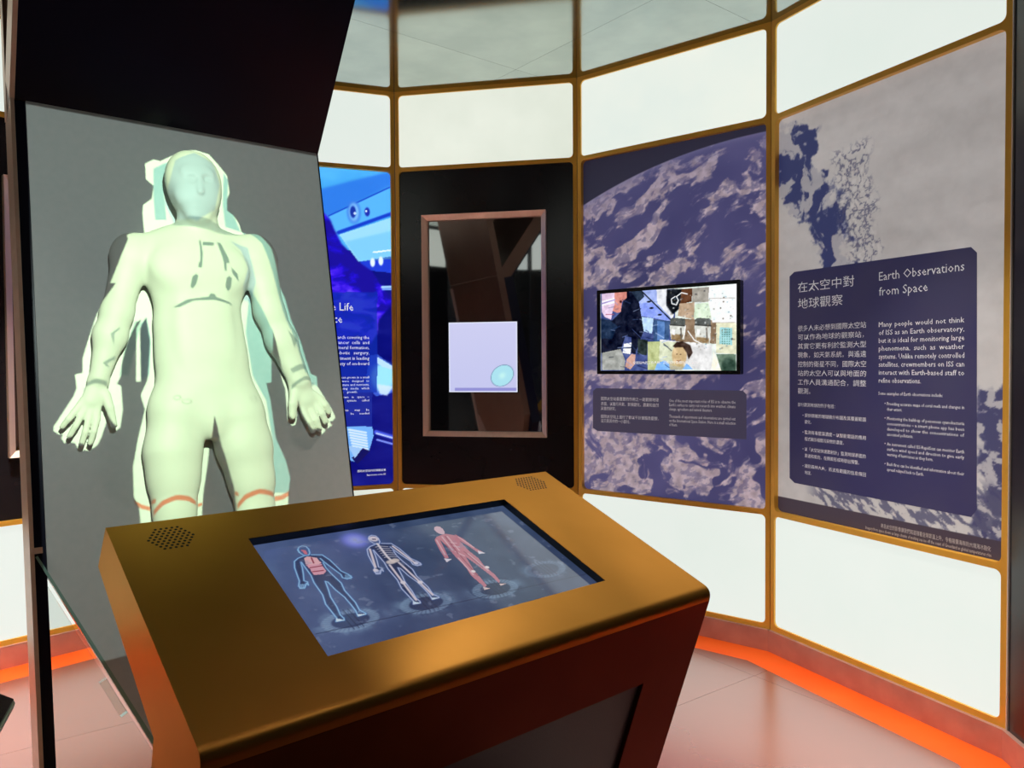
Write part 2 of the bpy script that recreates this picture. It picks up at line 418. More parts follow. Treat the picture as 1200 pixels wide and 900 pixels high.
# horizon arc through three points
(ax, ay), (bx, by), (cx_, cy_) = h0, h1, h2
D = 2 * (ax * (by - cy_) + bx * (cy_ - ay) + cx_ * (ay - by))
ux = ((ax**2 + ay**2) * (by - cy_) + (bx**2 + by**2) * (cy_ - ay) + (cx_**2 + cy_**2) * (ay - by)) / D
uy = ((ax**2 + ay**2) * (cx_ - bx) + (bx**2 + by**2) * (ax - cx_) + (cx_**2 + cy_**2) * (bx - ax)) / D
RR = math.hypot(ax - ux, ay - uy)
rad = np.hypot(A - ux, B - uy); dep = RR - rad          # distance below the horizon
ang = np.radians(28); p_ = A * np.cos(ang) + B * np.sin(ang); q_ = -A * np.sin(ang) + B * np.cos(ang)
wx = fbm(A * 3, B * 3, 40, 4) - 0.5; wy = fbm(A * 3 + 9, B * 3 + 4, 50, 4) - 0.5
n1 = fbm(p_ * 5 + wx * 2.2 + 5, q_ * 11 + wy * 2.2, 11, 6)
n2 = fbm(p_ * 14 + wx * 3 + 2, q_ * 26 + wy * 3 + 7, 21, 5)
low = sstep(1.35, 1.05, B)                               # puffy clouds near the bottom
n3 = fbm(A * 7 + wx * 4, B * 7 + wy * 4, 61, 6)
cl = n1 * 0.65 + n2 * 0.35
cl = cl * (1 - low) + n3 * low
cover = 0.04 * sstep(0.7, 0.2, A) - 0.05 * np.exp(-((A - 0.95) ** 2 + (B - 1.75) ** 2) / 0.05) + 0.03 * sstep(1.3, 0.9, B)
cm = np.clip(sstep(0.47, 0.58, cl + cover) * (0.55 + 0.9 * sstep(.35, .65, fbm(p_ * 30 + wx * 5, q_ * 44 + wy * 5, 91, 4))), 0, 1)
cv.C[:] = (82, 80, 128)
cv.C += (fbm(A * 2, B * 2, 90, 4)[..., None] - 0.5) * np.array([50, 46, 50])
cv.blend(cm * 0.88, np.array([200, 182, 188]) + 0 * A[..., None])
tex = (fbm(A * 30, B * 30, 77, 4)[..., None] - 0.5) * 70
cv.C += tex * cm[..., None]
cv.blend(np.exp(-np.clip(dep, 0, 9) / 0.10) * 0.55, (98, 96, 140))
cv.blend(np.exp(-np.clip(dep, 0, 9) / 0.012) * 0.6, (140, 138, 176))
cv.blend(sstep(0.006, -0.004, dep), (40, 39, 58))
cv.C[:] = np.where((dep < -0.004)[..., None], np.array([47, 46, 66]) - 8 * sstep(0, .3, -dep)[..., None], cv.C)
M_PRINT = print_mat('poster_print', 0.62, 0.75, 0.5)  # opaque print with a glow added in place of room light
cv.build('print', pl, GL, M_PRINT, po)
ob = pl.ats([(699, 454.8), (870.4, 457.8), (874.8, 462.2), (874.8, 515), (700.6, 505), (695, 501.5), (695, 458)], GL)
slab_obj('text_panel', pl, ob, GL + 0.0003, GL + 0.0015, M_PANELINK2, po)
def col_lines(pl, off, xl, xr, ys, texts, size_px, full=None):
    """text lines whose left baselines were measured at (xl, y)"""
    out = []
    for i, (y, t) in enumerate(zip(ys, texts)):
        a0, b = pl.at(xl, y, off); a1, _ = pl.at(xr, y, off)
        _, bt = pl.at(xl, y - size_px, off)
        f = full[i] if full else 1
        out.append((t, a0, a1 if f == 1 else (a0 + (a1 - a0) * f if f else None), b, (bt - b), True))
    return out
TX = GL + 0.0018
L1 = col_lines(pl, TX, 704.3, 772, [468.7, 474.7, 480.2], ['國際太空站最重要的作用之一是觀察地球', '表面，以進行天氣、氣候變化、農業和自然', '災害的研究。'], 4.6, [1, 1, .27])
L1 += col_lines(pl, TX, 704.3, 772, [489.5, 494.6], ['國際太空站上進行了數以千計實驗及觀察，', '這只是其中的一小部分。'], 4.6, [1, .52])
L1 += col_lines(pl, TX, 784.2, 861.9, [471.1, 476.0, 480.9], ['One of the most important roles of ISS is to observe the', "Earth's surface to carry out research into weather, climate", 'change, agriculture and natural disasters.'], 5.2, [1, 1, .66])
L1 += col_lines(pl, TX, 784.2, 861.9, [489.5, 494.4, 499.2], ['Thousands of experiments and observations are carried out', 'on the International Space Station. Here is a small selection', 'of them.'], 5.2, [1, 1, .13])
text_block('body_text', pl, L1, M_WHITE_TXT, po, TX)

# --- television
tvp = Plane(pl.o, pl.x, pl.y)
o1 = pl.ats([(699.5, 340), (867.5, 328), (867.5, 440.2), (699.5, 437.2)], 0.02)
a0 = (o1[0][0] + o1[3][0]) / 2; a1 = (o1[1][0] + o1[2][0]) / 2; b1 = (o1[0][1] + o1[1][1]) / 2; b0 = (o1[2][1] + o1[3][1]) / 2
tv = empty('television', pl.p((a0 + a1) / 2, b0, 0), 'black framed television showing a crew cabin on the cloud poster', 'television', pl=pl)
g = 0.022
slab_obj('casing', pl, rrect(a0, b0, a1, b1, 0.006, 2), GL + 0.001, 0.006, M_TVBEZEL, tv)
slab_obj('bezel', pl, rrect(a0, b0, a1, b1, 0.006, 2), 0.006, 0.020, M_TVBEZEL, tv, holes=[rect(a0 + g, b0 + g, a1 - g, b1 - g)])
S0, S1, T0, T1 = a0 + g, a1 - g, b0 + g, b1 - g
cv = Canvas(S0, T0, S1, T1, 330, (120, 120, 122))
def tp(pts): return [(S0 + (x - 66) / 1048.0 * (S1 - S0), T1 - (y - 100) / 628.0 * (T1 - T0)) for x, y in pts]
def tpf(pts):   # crop pixels (x,y in the 1200x800 enlargement) -> screen, undoing the perspective of the photo
    return pl.ats([(695 + x / 6.667, 325 + y / 6.667) for x, y in pts], 0.012)
wn = fbm(cv.A * 40, cv.B * 40, 5, 4)
cv.C[:] = (206, 214, 208)
cv.poly(tpf([(60, 90), (640, 90), (640, 740), (60, 740)]), (70, 82, 130))
cv.poly(tpf([(290, 110), (500, 90), (620, 330), (600, 350), (360, 240)]), (150, 165, 215))
cv.poly(tpf([(290, 110), (380, 105), (400, 150), (350, 200)]), (40, 52, 70))
cv.poly(tpf([(350, 200), (480, 200), (610, 330), (560, 335), (370, 300)]), (128, 146, 220))
cv.poly(tpf([(495, 95), (580, 90), (570, 200), (630, 290), (620, 330), (500, 200)]), (206, 208, 214))
cv.line(tpf([(380, 110), (610, 335)]), 0.004, (20, 26, 30))
for c in ((435, 190), (455, 240), (520, 292)): cv.disc(*tpf([c])[0], 0.014, (22, 26, 40), ry=0.006)
cv.poly(tpf([(380, 310), (470, 320), (460, 440), (390, 420)]), (170, 196, 240))
cv.poly(tpf([(470, 330), (600, 340), (590, 500), (470, 500)]), (58, 82, 120))
cv.poly(tpf([(500, 340), (560, 350), (555, 490), (500, 490)]), (84, 118, 170))
cv.poly(tpf([(575, 95), (700, 90), (680, 240), (620, 290), (570, 220)]), (24, 28, 34), blur=2)
cv.poly(tpf([(690, 90), (775, 85), (770, 190), (680, 210)]), (94, 62, 44))
cv.poly(tpf([(675, 205), (790, 195), (790, 330), (660, 300)]), (172, 150, 128))
cv.poly(tpf([(660, 320), (1000, 340), (960, 520), (640, 500)]), (132, 112, 92))
cv.poly(tpf([(775, 85), (910, 75), (910, 190), (775, 195)]), (150, 146, 138))
cv.poly(tpf([(795, 210), (900, 195), (960, 320), (785, 320)]), (196, 212, 190))
cv.poly(tpf([(905, 70), (1120, 50), (1120, 360), (930, 350), (900, 190)]), (226, 236, 236))
cv.poly(tpf([(960, 350), (1120, 355), (1120, 600), (960, 590)]), (206, 206, 180))
cv.poly(tpf([(990, 390), (1085, 395), (1085, 530), (985, 520)]), (150, 196, 200))
for yy in range(410, 520, 18):
    for xx in range(1010, 1080, 18): cv.disc(*tpf([(xx, yy)])[0], 0.004, (90, 130, 120))
cv.line(tpf([(905, 165), (1110, 160)]), 0.0015, (150, 140, 130)); cv.line(tpf([(930, 355), (1110, 352)]), 0.0015, (150, 140, 130))
for c in ((1020, 158), (1018, 190), (995, 240), (1015, 322), (1075, 300)): cv.disc(*tpf([c])[0], 0.005, (120, 110, 100))
for (x0, x1, yb) in ((600, 720, 490), (795, 920, 515)):      # canisters
    cv.poly(tpf([(x0, 330), (x0 + 20, 315), (x1 - 5, 322), (x1, 345), (x1 - 5, 400), (x0, 395)]), (84, 88, 86))
    cv.poly(tpf([(x0 - 5, 370), (x1, 378), (x1 - 8, yb), (x0 + 8, yb - 5)]), (196, 198, 192))
    cv.poly(tpf([(x0 + 10, yb - 50), (x1 - 15, yb - 40), (x1 - 15, yb), (x0 + 10, yb)]), (120, 92, 56), .8, 2)
    cv.poly(tpf([(x0 + 15, 405), (x0 + 40, 408), (x0 + 36, 450), (x0 + 18, 448)]), (236, 238, 236)); cv.line(tpf([(x0, 372), (x1, 380)]), 0.003, (60, 60, 58)); cv.line(tpf([(x1 - 35, 400), (x1 - 30, 480)]), 0.005, (110, 104, 96))
cv.line(tpf([(640, 150), (610, 170), (615, 205), (650, 215), (665, 180), (650, 150), (690, 120), (735, 130)]), 0.003, (230, 235, 240))
cv.line(tpf([(720, 380), (715, 430), (700, 480)]), 0.003, (235, 238, 240)); cv.line(tpf([(740, 420), (790, 490), (850, 520)]), 0.003, (235, 238, 240))
# white box held behind the second head
cv.poly(tpf([(520, 485), (700, 505), (930, 530), (930, 725), (510, 700)]), (206, 206, 206))
cv.poly(tpf([(425, 505), (520, 500), (510, 725), (425, 725)]), (168, 176, 128))
cv.poly(tpf([(520, 500), (700, 508), (700, 725), (510, 725)]), (188, 196, 160), .7)
cv.poly(tpf([(940, 580), (1000, 690), (1000, 730), (920, 730)]), (232, 226, 210))
cv.poly(tpf([(960, 600), (1115, 600), (1115, 735), (1000, 730)]), (104, 124, 108)); cv.disc(*tpf([(1060, 690)])[0], 0.045, (52, 72, 62))
cv.poly(tpf([(480, 725), (500, 670), (560, 650), (620, 690), (710, 700), (730, 670), (780, 720)]), (120, 166, 226))
hc, hh = tpf([(668, 610)])[0]
cv.disc(hc + .004, hh, 0.048, (196, 172, 134), ry=0.068, soft=.1)
cv.poly(tpf([(620, 540), (650, 505), (700, 500), (760, 530), (778, 590), (745, 640), (730, 590), (700, 545), (640, 550)]), (58, 44, 38), 1, 1)
cv.disc(hc - .012, hh + .008, 0.006, (96, 74, 58), ry=.003); cv.disc(hc + .012, hh + .006, 0.006, (96, 74, 58), ry=.003)
cv.line([(hc - .012, hh - .030), (hc, hh - .034), (hc + .014, hh - .028)], 0.002, (140, 90, 76))
cv.poly(tpf([(590, 660), (720, 690), (690, 725), (600, 725)]), (176, 158, 118), .8, 1)
# dark shirted figure with a cap
cv.poly(tpf([(255, 110), (300, 115), (360, 200), (395, 420), (360, 500), (330, 600), (295, 590), (300, 470), (250, 460), (220, 560), (120, 610), (60, 590), (60, 330), (150, 335), (215, 270), (240, 160)]), (20, 25, 44))
cv.poly(tpf([(60, 320), (130, 335), (190, 380), (150, 480), (60, 480)]), (34, 52, 78), .8, 2)
cv.poly(tpf([(70, 590), (215, 560), (250, 650), (245, 725), (70, 725)]), (150, 152, 148))
cv.poly(tpf([(262, 640), (300, 598), (330, 605), (325, 680), (290, 720), (250, 700)]), (188, 150, 138))
cv.poly(tpf([(68, 130), (165, 118), (170, 250), (150, 265), (140, 330), (90, 310), (68, 270)]), (206, 184, 206))
cv.poly(tpf([(165, 118), (262, 112), (262, 160), (225, 190), (215, 270), (190, 278), (150, 262), (168, 210)]), (196, 134, 124))
cv.poly(tpf([(68, 185), (165, 160), (168, 200), (68, 225)]), (232, 224, 232)); cv.line(tpf([(68, 205), (170, 175)]), 0.004, (150, 138, 190))
cv.disc(*tpf([(215, 190)])[0], 0.008, (70, 40, 50)); cv.line(tpf([(100, 290), (160, 290)]), 0.003, (150, 90, 110))
cv.poly(tpf([(240, 520), (300, 510), (290, 600), (230, 590)]), (222, 226, 240)); cv.line(tpf([(235, 550), (295, 550)]), .004, (40, 50, 80))
cv.poly(tpf([(350, 480), (425, 490), (420, 610), (345, 600)]), (44, 54, 54))
rr = random.Random(4)
for _ in range(170):
    x, y = rr.uniform(600, 1105), rr.uniform(95, 560); w2, h2 = rr.uniform(3, 16), rr.uniform(3, 14)
    if 600 < x < 790 and y > 490: continue
    c = rr.choice([(60, 60, 66), (240, 244, 244), (120, 110, 96), (176, 186, 190), (90, 120, 140)])
    cv.poly(tpf([(x, y), (x + w2, y), (x + w2, y + h2), (x, y + h2)]), c, rr.uniform(.35, .8), 1)
for _ in range(40):
    x, y = rr.uniform(100, 600), rr.uniform(110, 700); a_2 = rr.uniform(-.6, 1.0); l_ = rr.uniform(20, 70)
    cv.line(tpf([(x, y), (x + l_, y + l_ * a_2)]), rr.uniform(.0015, .004), rr.choice([(20, 24, 44), (120, 140, 200), (180, 196, 230), (60, 80, 120)]), .5)
cv.C += (wn[..., None] - 0.5) * 60; cv.C = np.clip((cv.C - 110) * 1.22 + 122, 0, 255)
cv.build('screen', pl, 0.010, print_mat('tv_picture', 1.0, 0.04, 0.2, 0.5), tv)
text_block('subtitle', pl, col_lines(pl, 0.011, 742, 818, [426.5], ['空間站內的工作人員，正在進行各種科學的觀察'], 3.6), mat('subtitle_white', (0.8, 0.8, 0.8), emit=(0.9, 0.9, 0.9), estr=0.8), tv, 0.011)

# --- Greenland poster
pl, L = WP[2]
po = empty('wall_poster', pl.p(L / 2, J2, 0), 'tall pale ice coast poster titled Earth Observations from Space', 'poster', pl=pl)
cv = Canvas(0.012, J2 + 0.002, L - 0.012, J1 - 0.002, 300, (186, 182, 178))
A, B = cv.A, cv.B
n1 = fbm(A * 6, B * 6, 3, 6); n2 = fbm(A * 20, B * 20, 13, 5); n3 = fbm(A * 3 + n1 * 2, B * 9, 23, 5)
cv.C[:] = (184, 180, 178); cv.C += ((n3[..., None] - 0.5) * 26 + (n2[..., None] - .5) * 10)
sea = pl.ats([(905, 140), (930, 150), (950, 160), (955, 185), (972, 210), (978, 235), (985, 262), (990, 300), (998, 340), (965, 340), (958, 300), (948, 270), (935, 245), (915, 232), (903, 228), (908, 180)], GL)
ds = cv.dist(sea, True) * np.where(cv.inside(sea) > .5, -1, 1)
warp = (fbm(A * 11, B * 11, 31, 7) - .5) * 0.34 + (fbm(A * 40, B * 40, 33, 4) - .5) * 0.06
seam = sstep(0.02, -0.02, ds + warp * .8)
iceb = sstep(0.50, 0.58, fbm(A * 13 + n1 * 3, B * 9, 41, 6))
cv.blend(seam * (1 - iceb * 0.85), np.array([54, 60, 104]))
fj = pl.ats([(975, 175), (1012, 170), (1025, 230), (1032, 290), (1010, 315), (990, 300), (985, 250)], GL)   # fjord texture
df = cv.dist(fj, True) * np.where(cv.inside(fj) > .5, -1, 1)
ridged = np.abs(fbm(A * 34 + warp * 6, B * 30, 51, 5) - .5) * 2
cv.blend(sstep(0.03, -0.05, df + warp * .4) * sstep(0.14, 0.04, ridged) * .8, (84, 84, 110))
cv.blend(sstep(0.03, -0.05, df + warp * .4) * sstep(0.3, 0.5, ridged) * .5, (206, 202, 200))
# right-hand fringe of sea below
rs = pl.ats([(1146, 445), (1165, 470), (1200, 430), (1200, 560), (1178, 640), (1140, 640), (1140, 600), (1150, 560), (1146, 500)], GL)
dr = cv.dist(rs, True) * np.where(cv.inside(rs) > .5, -1, 1)
cv.blend(sstep(0.03, -0.02, dr + warp * .6) * (1 - sstep(.5, .6, fbm(A * 26, B * 30, 71, 6)) * .8), (66, 66, 100))
fb = sstep(0.06, -0.06, B - (J2 + 0.30 + warp * .2)) * sstep(0.2, 0.35, A)
cv.blend(fb * sstep(0.46, 0.58, fbm(A * 34 + B * 14, B * 46 + A * 20, 81, 6)) * .85, (78, 78, 104))
foot0 = pl.at(906, 579, GL)[1]; foot1 = pl.at(1178, 637, GL)[1]; fz = (foot0 + foot1) / 2
cv.blend((B < fz).astype(float), (64, 54, 66))
cv.build('print', pl, GL, M_PRINT, po)
ob = pl.ats([(931, 318.7), (1138, 289.5), (1145, 296), (1144.7, 597.3), (1138, 605.9), (931.3, 565.9), (925.5, 560), (925.5, 324)], GL)
slab_obj('text_panel', pl, ob, GL + 0.0003, GL + 0.0015, M_PANELINK, po)
T = col_lines(pl, TX, 935, 1001, [342], ['在太空中對'], 13.2) + col_lines(pl, TX, 935, 987.5, [361.2], ['地球觀察'], 13.2)
T += col_lines(pl, TX, 1030, 1130, [329], ['Earth Observations'], 14.5) + col_lines(pl, TX, 1030, 1087, [346.6], ['from Space'], 14.5)
text_block('title_text', pl, T, M_WHITE_TXT, po, TX)
T = col_lines(pl, TX, 935, 1015, [388.0, 398.2, 408.7, 419.0, 429.6, 440.0, 450.4, 460.8],
  ['很多人未必想到國際太空站', '可以作為地球的觀察站，', '其實它更有利於監測大型', '現象，如天氣系統。與遙遠', '控制的衛星不同，國際太空', '站的太空人可以與地面的', '工作人員溝通配合，調整', '觀測。'], 7.4, [1, .97, 1, 1, 1, 1, 1, .2])
T += col_lines(pl, TX, 1029.8, 1130, [383.3, 392.7, 402.0, 411.2, 420.6, 429.8, 439.1, 448.4],
  ['Many people would not think', 'of ISS as an Earth observatory,', 'but it is ideal for monitoring large', 'phenomena, such as weather', 'systems. Unlike remotely controlled', 'satellites, crewmembers on ISS can', 'interact with Earth-based staff to', 'refine observations.'], 8.3, [1, 1, 1, 1, 1, 1, 1, .52])
text_block('body_text', pl, T, M_WHITE_TXT, po, TX)
T = col_lines(pl, TX, 935, 978.7, [475.8], ['部分觀測地球的例子包括：'], 4.9)
T += col_lines(pl, TX, 943, 1014.7, [488.5, 496.0, 508.2, 516.0, 528.0, 535.6, 547.6, 555.4],
  ['提供精確的珊瑚礁分布圖及其覆蓋範圍', '變化。', '監測有毒藍藻濃度－以智能電話的應用', '程式顯示相關污染物的濃度。', '以「太空站快速散射計」監測地球表面的', '風速和風向，在颶風形成時發出預警。', '識別森林大火，將波及範圍的信息傳回', '地球。'], 4.9, [1, .12, 1, .66, 1, .9, 1, .12])
T += col_lines(pl, TX, 1029.4, 1104.8, [462.6], ['Some examples of Earth observations include:'], 5.4)
T += col_lines(pl, TX, 1039.5, 1130, [474.9, 481.2, 492.0, 498.2, 504.4, 510.6, 522.0, 528.0, 534.1, 545.5, 551.8],
  ['Providing accurate maps of coral reefs and changes in', 'their extent.', 'Monitoring the build-up of poisonous cyanobacteria', 'concentrations – a smart phone app has been', 'developed to show the concentrations of', 'associated pollutants.', 'An instrument called ISS-RapidScat can monitor Earth', 'surface wind speed and direction to give early', 'warning of hurricanes as they form.', 'Bush fires can be identified and information about their', 'spread relayed back to Earth.'], 5.4, [1, .21, 1, 1, 1, .36, 1, 1, .62, 1, .5])
for x, ys in ((940.5, (487, 506.8, 526.5, 546.2)), (1036.5, (473.5, 490.5, 520.4, 544))):
    for y in ys:
        T += [('•', pl.at(x, y, TX)[0], None, pl.at(x, y + 1.2, TX)[1], 0.024, False)]
text_block('list_text', pl, T, M_WHITE_TXT, po, TX)
fa, fb_ = pl.at(1032, 618, TX), pl.at(1161, 646, TX); ga, gb = pl.at(1014, 619, TX), pl.at(1161.4, 653.5, TX)
text_block('caption_text', pl, [('來自太空的影像讓我們知道隨著全球氣溫上升，令格陵蘭海岸的大塊海冰融化', fa[0], fb_[0], (fa[1] + fb_[1]) / 2, 0.024, False),
  ('Imagery from space shows us large chunks of melting sea ice off the coast of Greenland as global temperatures rise', ga[0], gb[0], (ga[1] + gb[1]) / 2, 0.022, False)], M_GREY_TXT, po, GL + 0.0006)

# --- blue life science poster
pl, L = WP[-1]
po = empty('wall_poster', pl.p(L / 2, J2, 0), 'glowing blue poster of a cabin interior, half behind the astronaut board', 'poster', pl=pl)
cv = Canvas(0.012, J2 + 0.002, L - 0.012, J1 - 0.002, 240, (8, 14, 120))
A, B = cv.A, cv.B
def bp_(pts): return pl.ats(pts, GL)
def b6(pts): return bp_([(370 + x / 6.0, 190 + y / 6.0) for x, y in pts])
def b7(pts): return bp_([(380 + x / 6.923, 330 + y / 6.923) for x, y in pts])
def b8(pts): return bp_([(390 + x / 6.923, 450 + y / 6.923) for x, y in pts])
n = fbm(A * 4, B * 10, 5, 5)
cv.poly(b6([(-400, -40), (560, 20), (560, 620), (-400, 620)]), (70, 168, 240)); cv.C += (n[..., None] - .5) * 40
cv.poly(b6([(-400, 480), (90, 380), (540, 160), (540, 60), (-400, 300)]), (40, 110, 224), .8, 4)
cv.poly(b6([(-200, 460), (90, 375), (545, 165), (545, 355), (160, 500), (-200, 620)]), (84, 176, 244))
cv.line(b6([(90, 378), (545, 165)]), 0.005, (24, 76, 200)); cv.line(b6([(160, 495), (545, 358)]), 0.012, (20, 60, 200))
cv.poly(b6([(165, 510), (545, 385), (545, 660), (300, 700)]), (150, 214, 244)); cv.poly(b6([(200, 560), (545, 480), (545, 680), (330, 730)]), (104, 190, 246), .6, 4)
cv.poly(b6([(400, 630), (540, 612), (540, 622), (405, 640)]), (226, 246, 255))
cv.poly(b6([(310, 700), (550, 680), (550, 780), (350, 760)]), (30, 60, 210))
for c in ((400, 705), (458, 695)): cv.disc(*b6([c])[0], 0.016, (222, 240, 255), ry=.03)
cv.disc(*b6([(268, 352)])[0], 0.045, (60, 120, 220), ry=.075); cv.disc(*b6([(268, 352)])[0], 0.034, (120, 184, 246), ry=.06); cv.disc(*b6([(262, 350)])[0], 0.02, (20, 50, 160), ry=.04); cv.disc(*b6([(275, 360)])[0], 0.009, (200, 224, 250))
cv.disc(*b6([(362, 350)])[0], 0.018, (30, 44, 170), ry=.03); cv.disc(*b6([(355, 345)])[0], 0.007, (220, 240, 255))
rock = b6([(-300, 300), (60, 360), (100, 400), (130, 470), (180, 570), (230, 620), (300, 700), (400, 770), (450, 850), (490, 900)]) + b7([(470, 0), (480, 60), (550, 140), (540, 200), (440, 310), (430, 420), (380, 500), (-600, 560)])
rm = cv.soft(cv.soft(cv.inside(rock)))
rn = fbm(A * 9 + n * 3, B * 9, 15, 6)
cv.blend(rm, np.stack([24 + 70 * sstep(.45, .7, rn), 14 + 60 * sstep(.5, .75, rn), 150 + 90 * sstep(.35, .65, rn)], -1))
tb = b7([(-600, 85), (430, 85), (430, 900), (-600, 900)]) ; tb2 = b8([(-600, 0), (320, 0), (320, 345), (-600, 345)])
cv.poly(b7([(370, 600), (430, 590), (560, 690), (565, 900), (420, 930), (330, 830)]), (54, 84, 200)); cv.disc(*b7([(480, 775)])[0], 0.085, (150, 224, 250), ry=.10)
cv.poly(b7([(428, 610), (560, 690), (565, 720), (470, 690), (428, 660)]), (180, 220, 255)); cv.poly(b8([(360, 0), (490, 20), (440, 95), (380, 80)]), (200, 226, 255), .9, 1)
cv.poly(b8([(-100, 345), (320, 345), (330, 420), (295, 540), (250, 520), (180, 630), (60, 600)]), (110, 170, 240))
for i in range(8): cv.line(b8([(130 + i * 5, 370 + i * 22), (270 + i * 2, 395 + i * 22)]), 0.006, (230, 244, 255), .8)
cv.poly(b8([(150, 600), (245, 520), (300, 545), (200, 650)]), (10, 14, 90)); cv.poly(b8([(120, 500), (240, 520), (180, 600)]), (150, 190, 236))
cv.line(b8([(350, 390), (495, 435)]), 0.014, (70, 90, 224)); cv.line(b8([(355, 400), (495, 440)]), 0.005, (180, 200, 250)); cv.line(b8([(360, 452), (490, 488)]), 0.006, (120, 140, 240))
cv.line(b7([(470, 45), (560, 42)]), 0.008, (160, 210, 255)); cv.line(b7([(475, 62), (560, 62)]), 0.006, (120, 170, 250))
cv.poly(tb, (12, 44, 168), .72); cv.poly(tb2, (40, 64, 170), .45)
cv.build('print', pl, GL, print_mat('backlit_print', 1.1, 0.4, 0.4), po)
T = col_lines(pl, TX, 366, 414, [363.2], ['Space Life'], 13.5) + col_lines(pl, TX, 366, 401, [377.7], ['Science'], 13.5)
T += col_lines(pl, TX, 366, 432.7, [396.9, 403.0, 409.1, 415.3, 421.8, 428.2], ['including research covering the', 'growth of cancer cells and', 'crystal and mineral formation,', 'medicine, robotic surgery,', 'and this experiment is leading', 'to a wide variety of on-board'], 5.8)
T += col_lines(pl, TX, 366, 432.7, [444.0, 448.4, 452.8, 457.2], ['cells or a plant has been grown in a small', 'chamber, systems were designed to', 'keep the air, temperature and nutrients,', 'and the best growing media which'], 4.0)
T += col_lines(pl, TX, 366, 419, [461.4], ['is needed for the growth.'], 4.0)
T += col_lines(pl, TX, 366, 432.7, [467.4, 471.6], ['Food has been grown in space –', 'a plant growth system called'], 4.0) + col_lines(pl, TX, 366, 432.7, [483.0, 487.2], ['the growing plants may be', 'more plants may be needed'], 4.0)
text_block('body_text', pl, T, M_BLUE_TXT, po, TX)
text_block('caption_text', pl, col_lines(pl, TX, 419, 452, [553.3], ['國際太空站內的實驗設備'], 3.0) + col_lines(pl, TX, 430, 452, [557.6], ['Experiments on the ISS'], 3.0), M_BLUE_TXT, po, TX)

# ------------------------------------------------------------------ display windows in black panels
def mitre_frame(pl, a0, b0, a1, b1, wd, z0, z1, m, parent):
    q = [((a0, b0), (a1, b0)), ((a1, b0), (a1, b1)), ((a1, b1), (a0, b1)), ((a0, b1), (a0, b0))]
    ii = [((a0 + wd, b0 + wd), (a1 - wd, b0 + wd)), ((a1 - wd, b0 + wd), (a1 - wd, b1 - wd)), ((a1 - wd, b1 - wd), (a0 + wd, b1 - wd)), ((a0 + wd, b1 - wd), (a0 + wd, b0 + wd))]
    for (p, q2), (r, s) in zip(q, ii):
        V, F = slab(pl, [p, q2, s, r], z0, z1)
        V = [v.copy() for v in V]
        for t in (2, 3): V[t] = V[t] - pl.n * (z1 - z0) * 0.45     # the bar slopes down to the glass
        mesh_obj('frame_bar', V, F, m, parent)
for k, lab, dk in ((0, 'black display wall with copper framed mirror window and small lit screen, beside blue poster', 0), (-2, 'black display wall with copper framed window left of the astronaut board', 1)):
    pl, L = WP[k]
    cs = empty('display_case', pl.p(L / 2, J2, 0), lab, 'display case', pl=pl)
    src = WP[0][0]
    q = src.ats([(495, 252), (640, 246), (640, 515), (495, 509)], 0.02)
    fa0, fa1, fb0, fb1 = (q[0][0] + q[3][0]) / 2, (q[1][0] + q[2][0]) / 2, (q[2][1] + q[3][1]) / 2, (q[0][1] + q[1][1]) / 2
    if k == -2:
        w_ = fa1 - fa0; fa0 = pl.at(7.5, 372, 0.02)[0]; fa1 = fa0 + w_
    slab_obj('surround_panel', pl, rect(0.012, J2 + 0.002, L - 0.012, J1 - 0.002), -0.045, -0.012, M_BLACK, cs, holes=[rect(fa0 + .01, fb0 + .01, fa1 - .01, fb1 - .01)])
    mitre_frame(pl, fa0, fb0, fa1, fb1, 0.034, -0.03, 0.028, M_COPPER, cs)
    slab_obj('mirror_glass', pl, rect(fa0 + .012, fb0 + .012, fa1 - .012, fb1 - .012), -0.040, -0.022, M_MIRRORGLASS, cs)
    if k == 0:
        q = pl.ats([(526.5, 378), (606.5, 377), (606.5, 459), (526.5, 460)], -0.02)
        sa0, sa1, sb0, sb1 = (q[0][0] + q[3][0]) / 2, (q[1][0] + q[2][0]) / 2, (q[2][1] + q[3][1]) / 2, (q[0][1] + q[1][1]) / 2
        ho = slab_obj('screen_housing', pl, rect(sa0 - .004, sb0 - .004, sa1 + .004, sb1 + .004), -0.022, -0.012, M_TVBEZEL, cs)
        cv = Canvas(sa0, sb0, sa1, sb1, 90, (206, 208, 246))
        u_ = lambda x, y: (sa0 + (x - 217) / 480.0 * (sa1 - sa0), sb1 - (y - 42) / 488.0 * (sb1 - sb0))
        cv.C += (cv.B[..., None] - (sb0 + sb1) / 2) * np.array([20, 16, 6])
        cv.line([u_(217, 42), u_(697, 42), u_(697, 530), u_(217, 530)], 0.006, (236, 240, 255), closed=True)
        cv.poly([u_(260, 498), u_(690, 498), u_(690, 524), u_(260, 524)], (150, 150, 218))
        # the tilted egg shaped drop
        ec, er = u_(592, 415), 85 / 480.0 * (sa1 - sa0); th = math.radians(35)
        X = (cv.A - ec[0]) * math.cos(th) + (cv.B - ec[1]) * math.sin(th); Y = -(cv.A - ec[0]) * math.sin(th) + (cv.B - ec[1]) * math.cos(th)
        e = np.hypot(X / er, Y / (er * .80)); cv.blend(sstep(1.04, .98, e), (110, 140, 176)); cv.blend(sstep(.98, .93, e), (176, 232, 246)); cv.blend(sstep(.5, .0, e) * .8, (208, 255, 250))
        cv.build('screen', pl, -0.0115, print_mat('drop_screen', 0.95, 0.05, 0.2), cs)

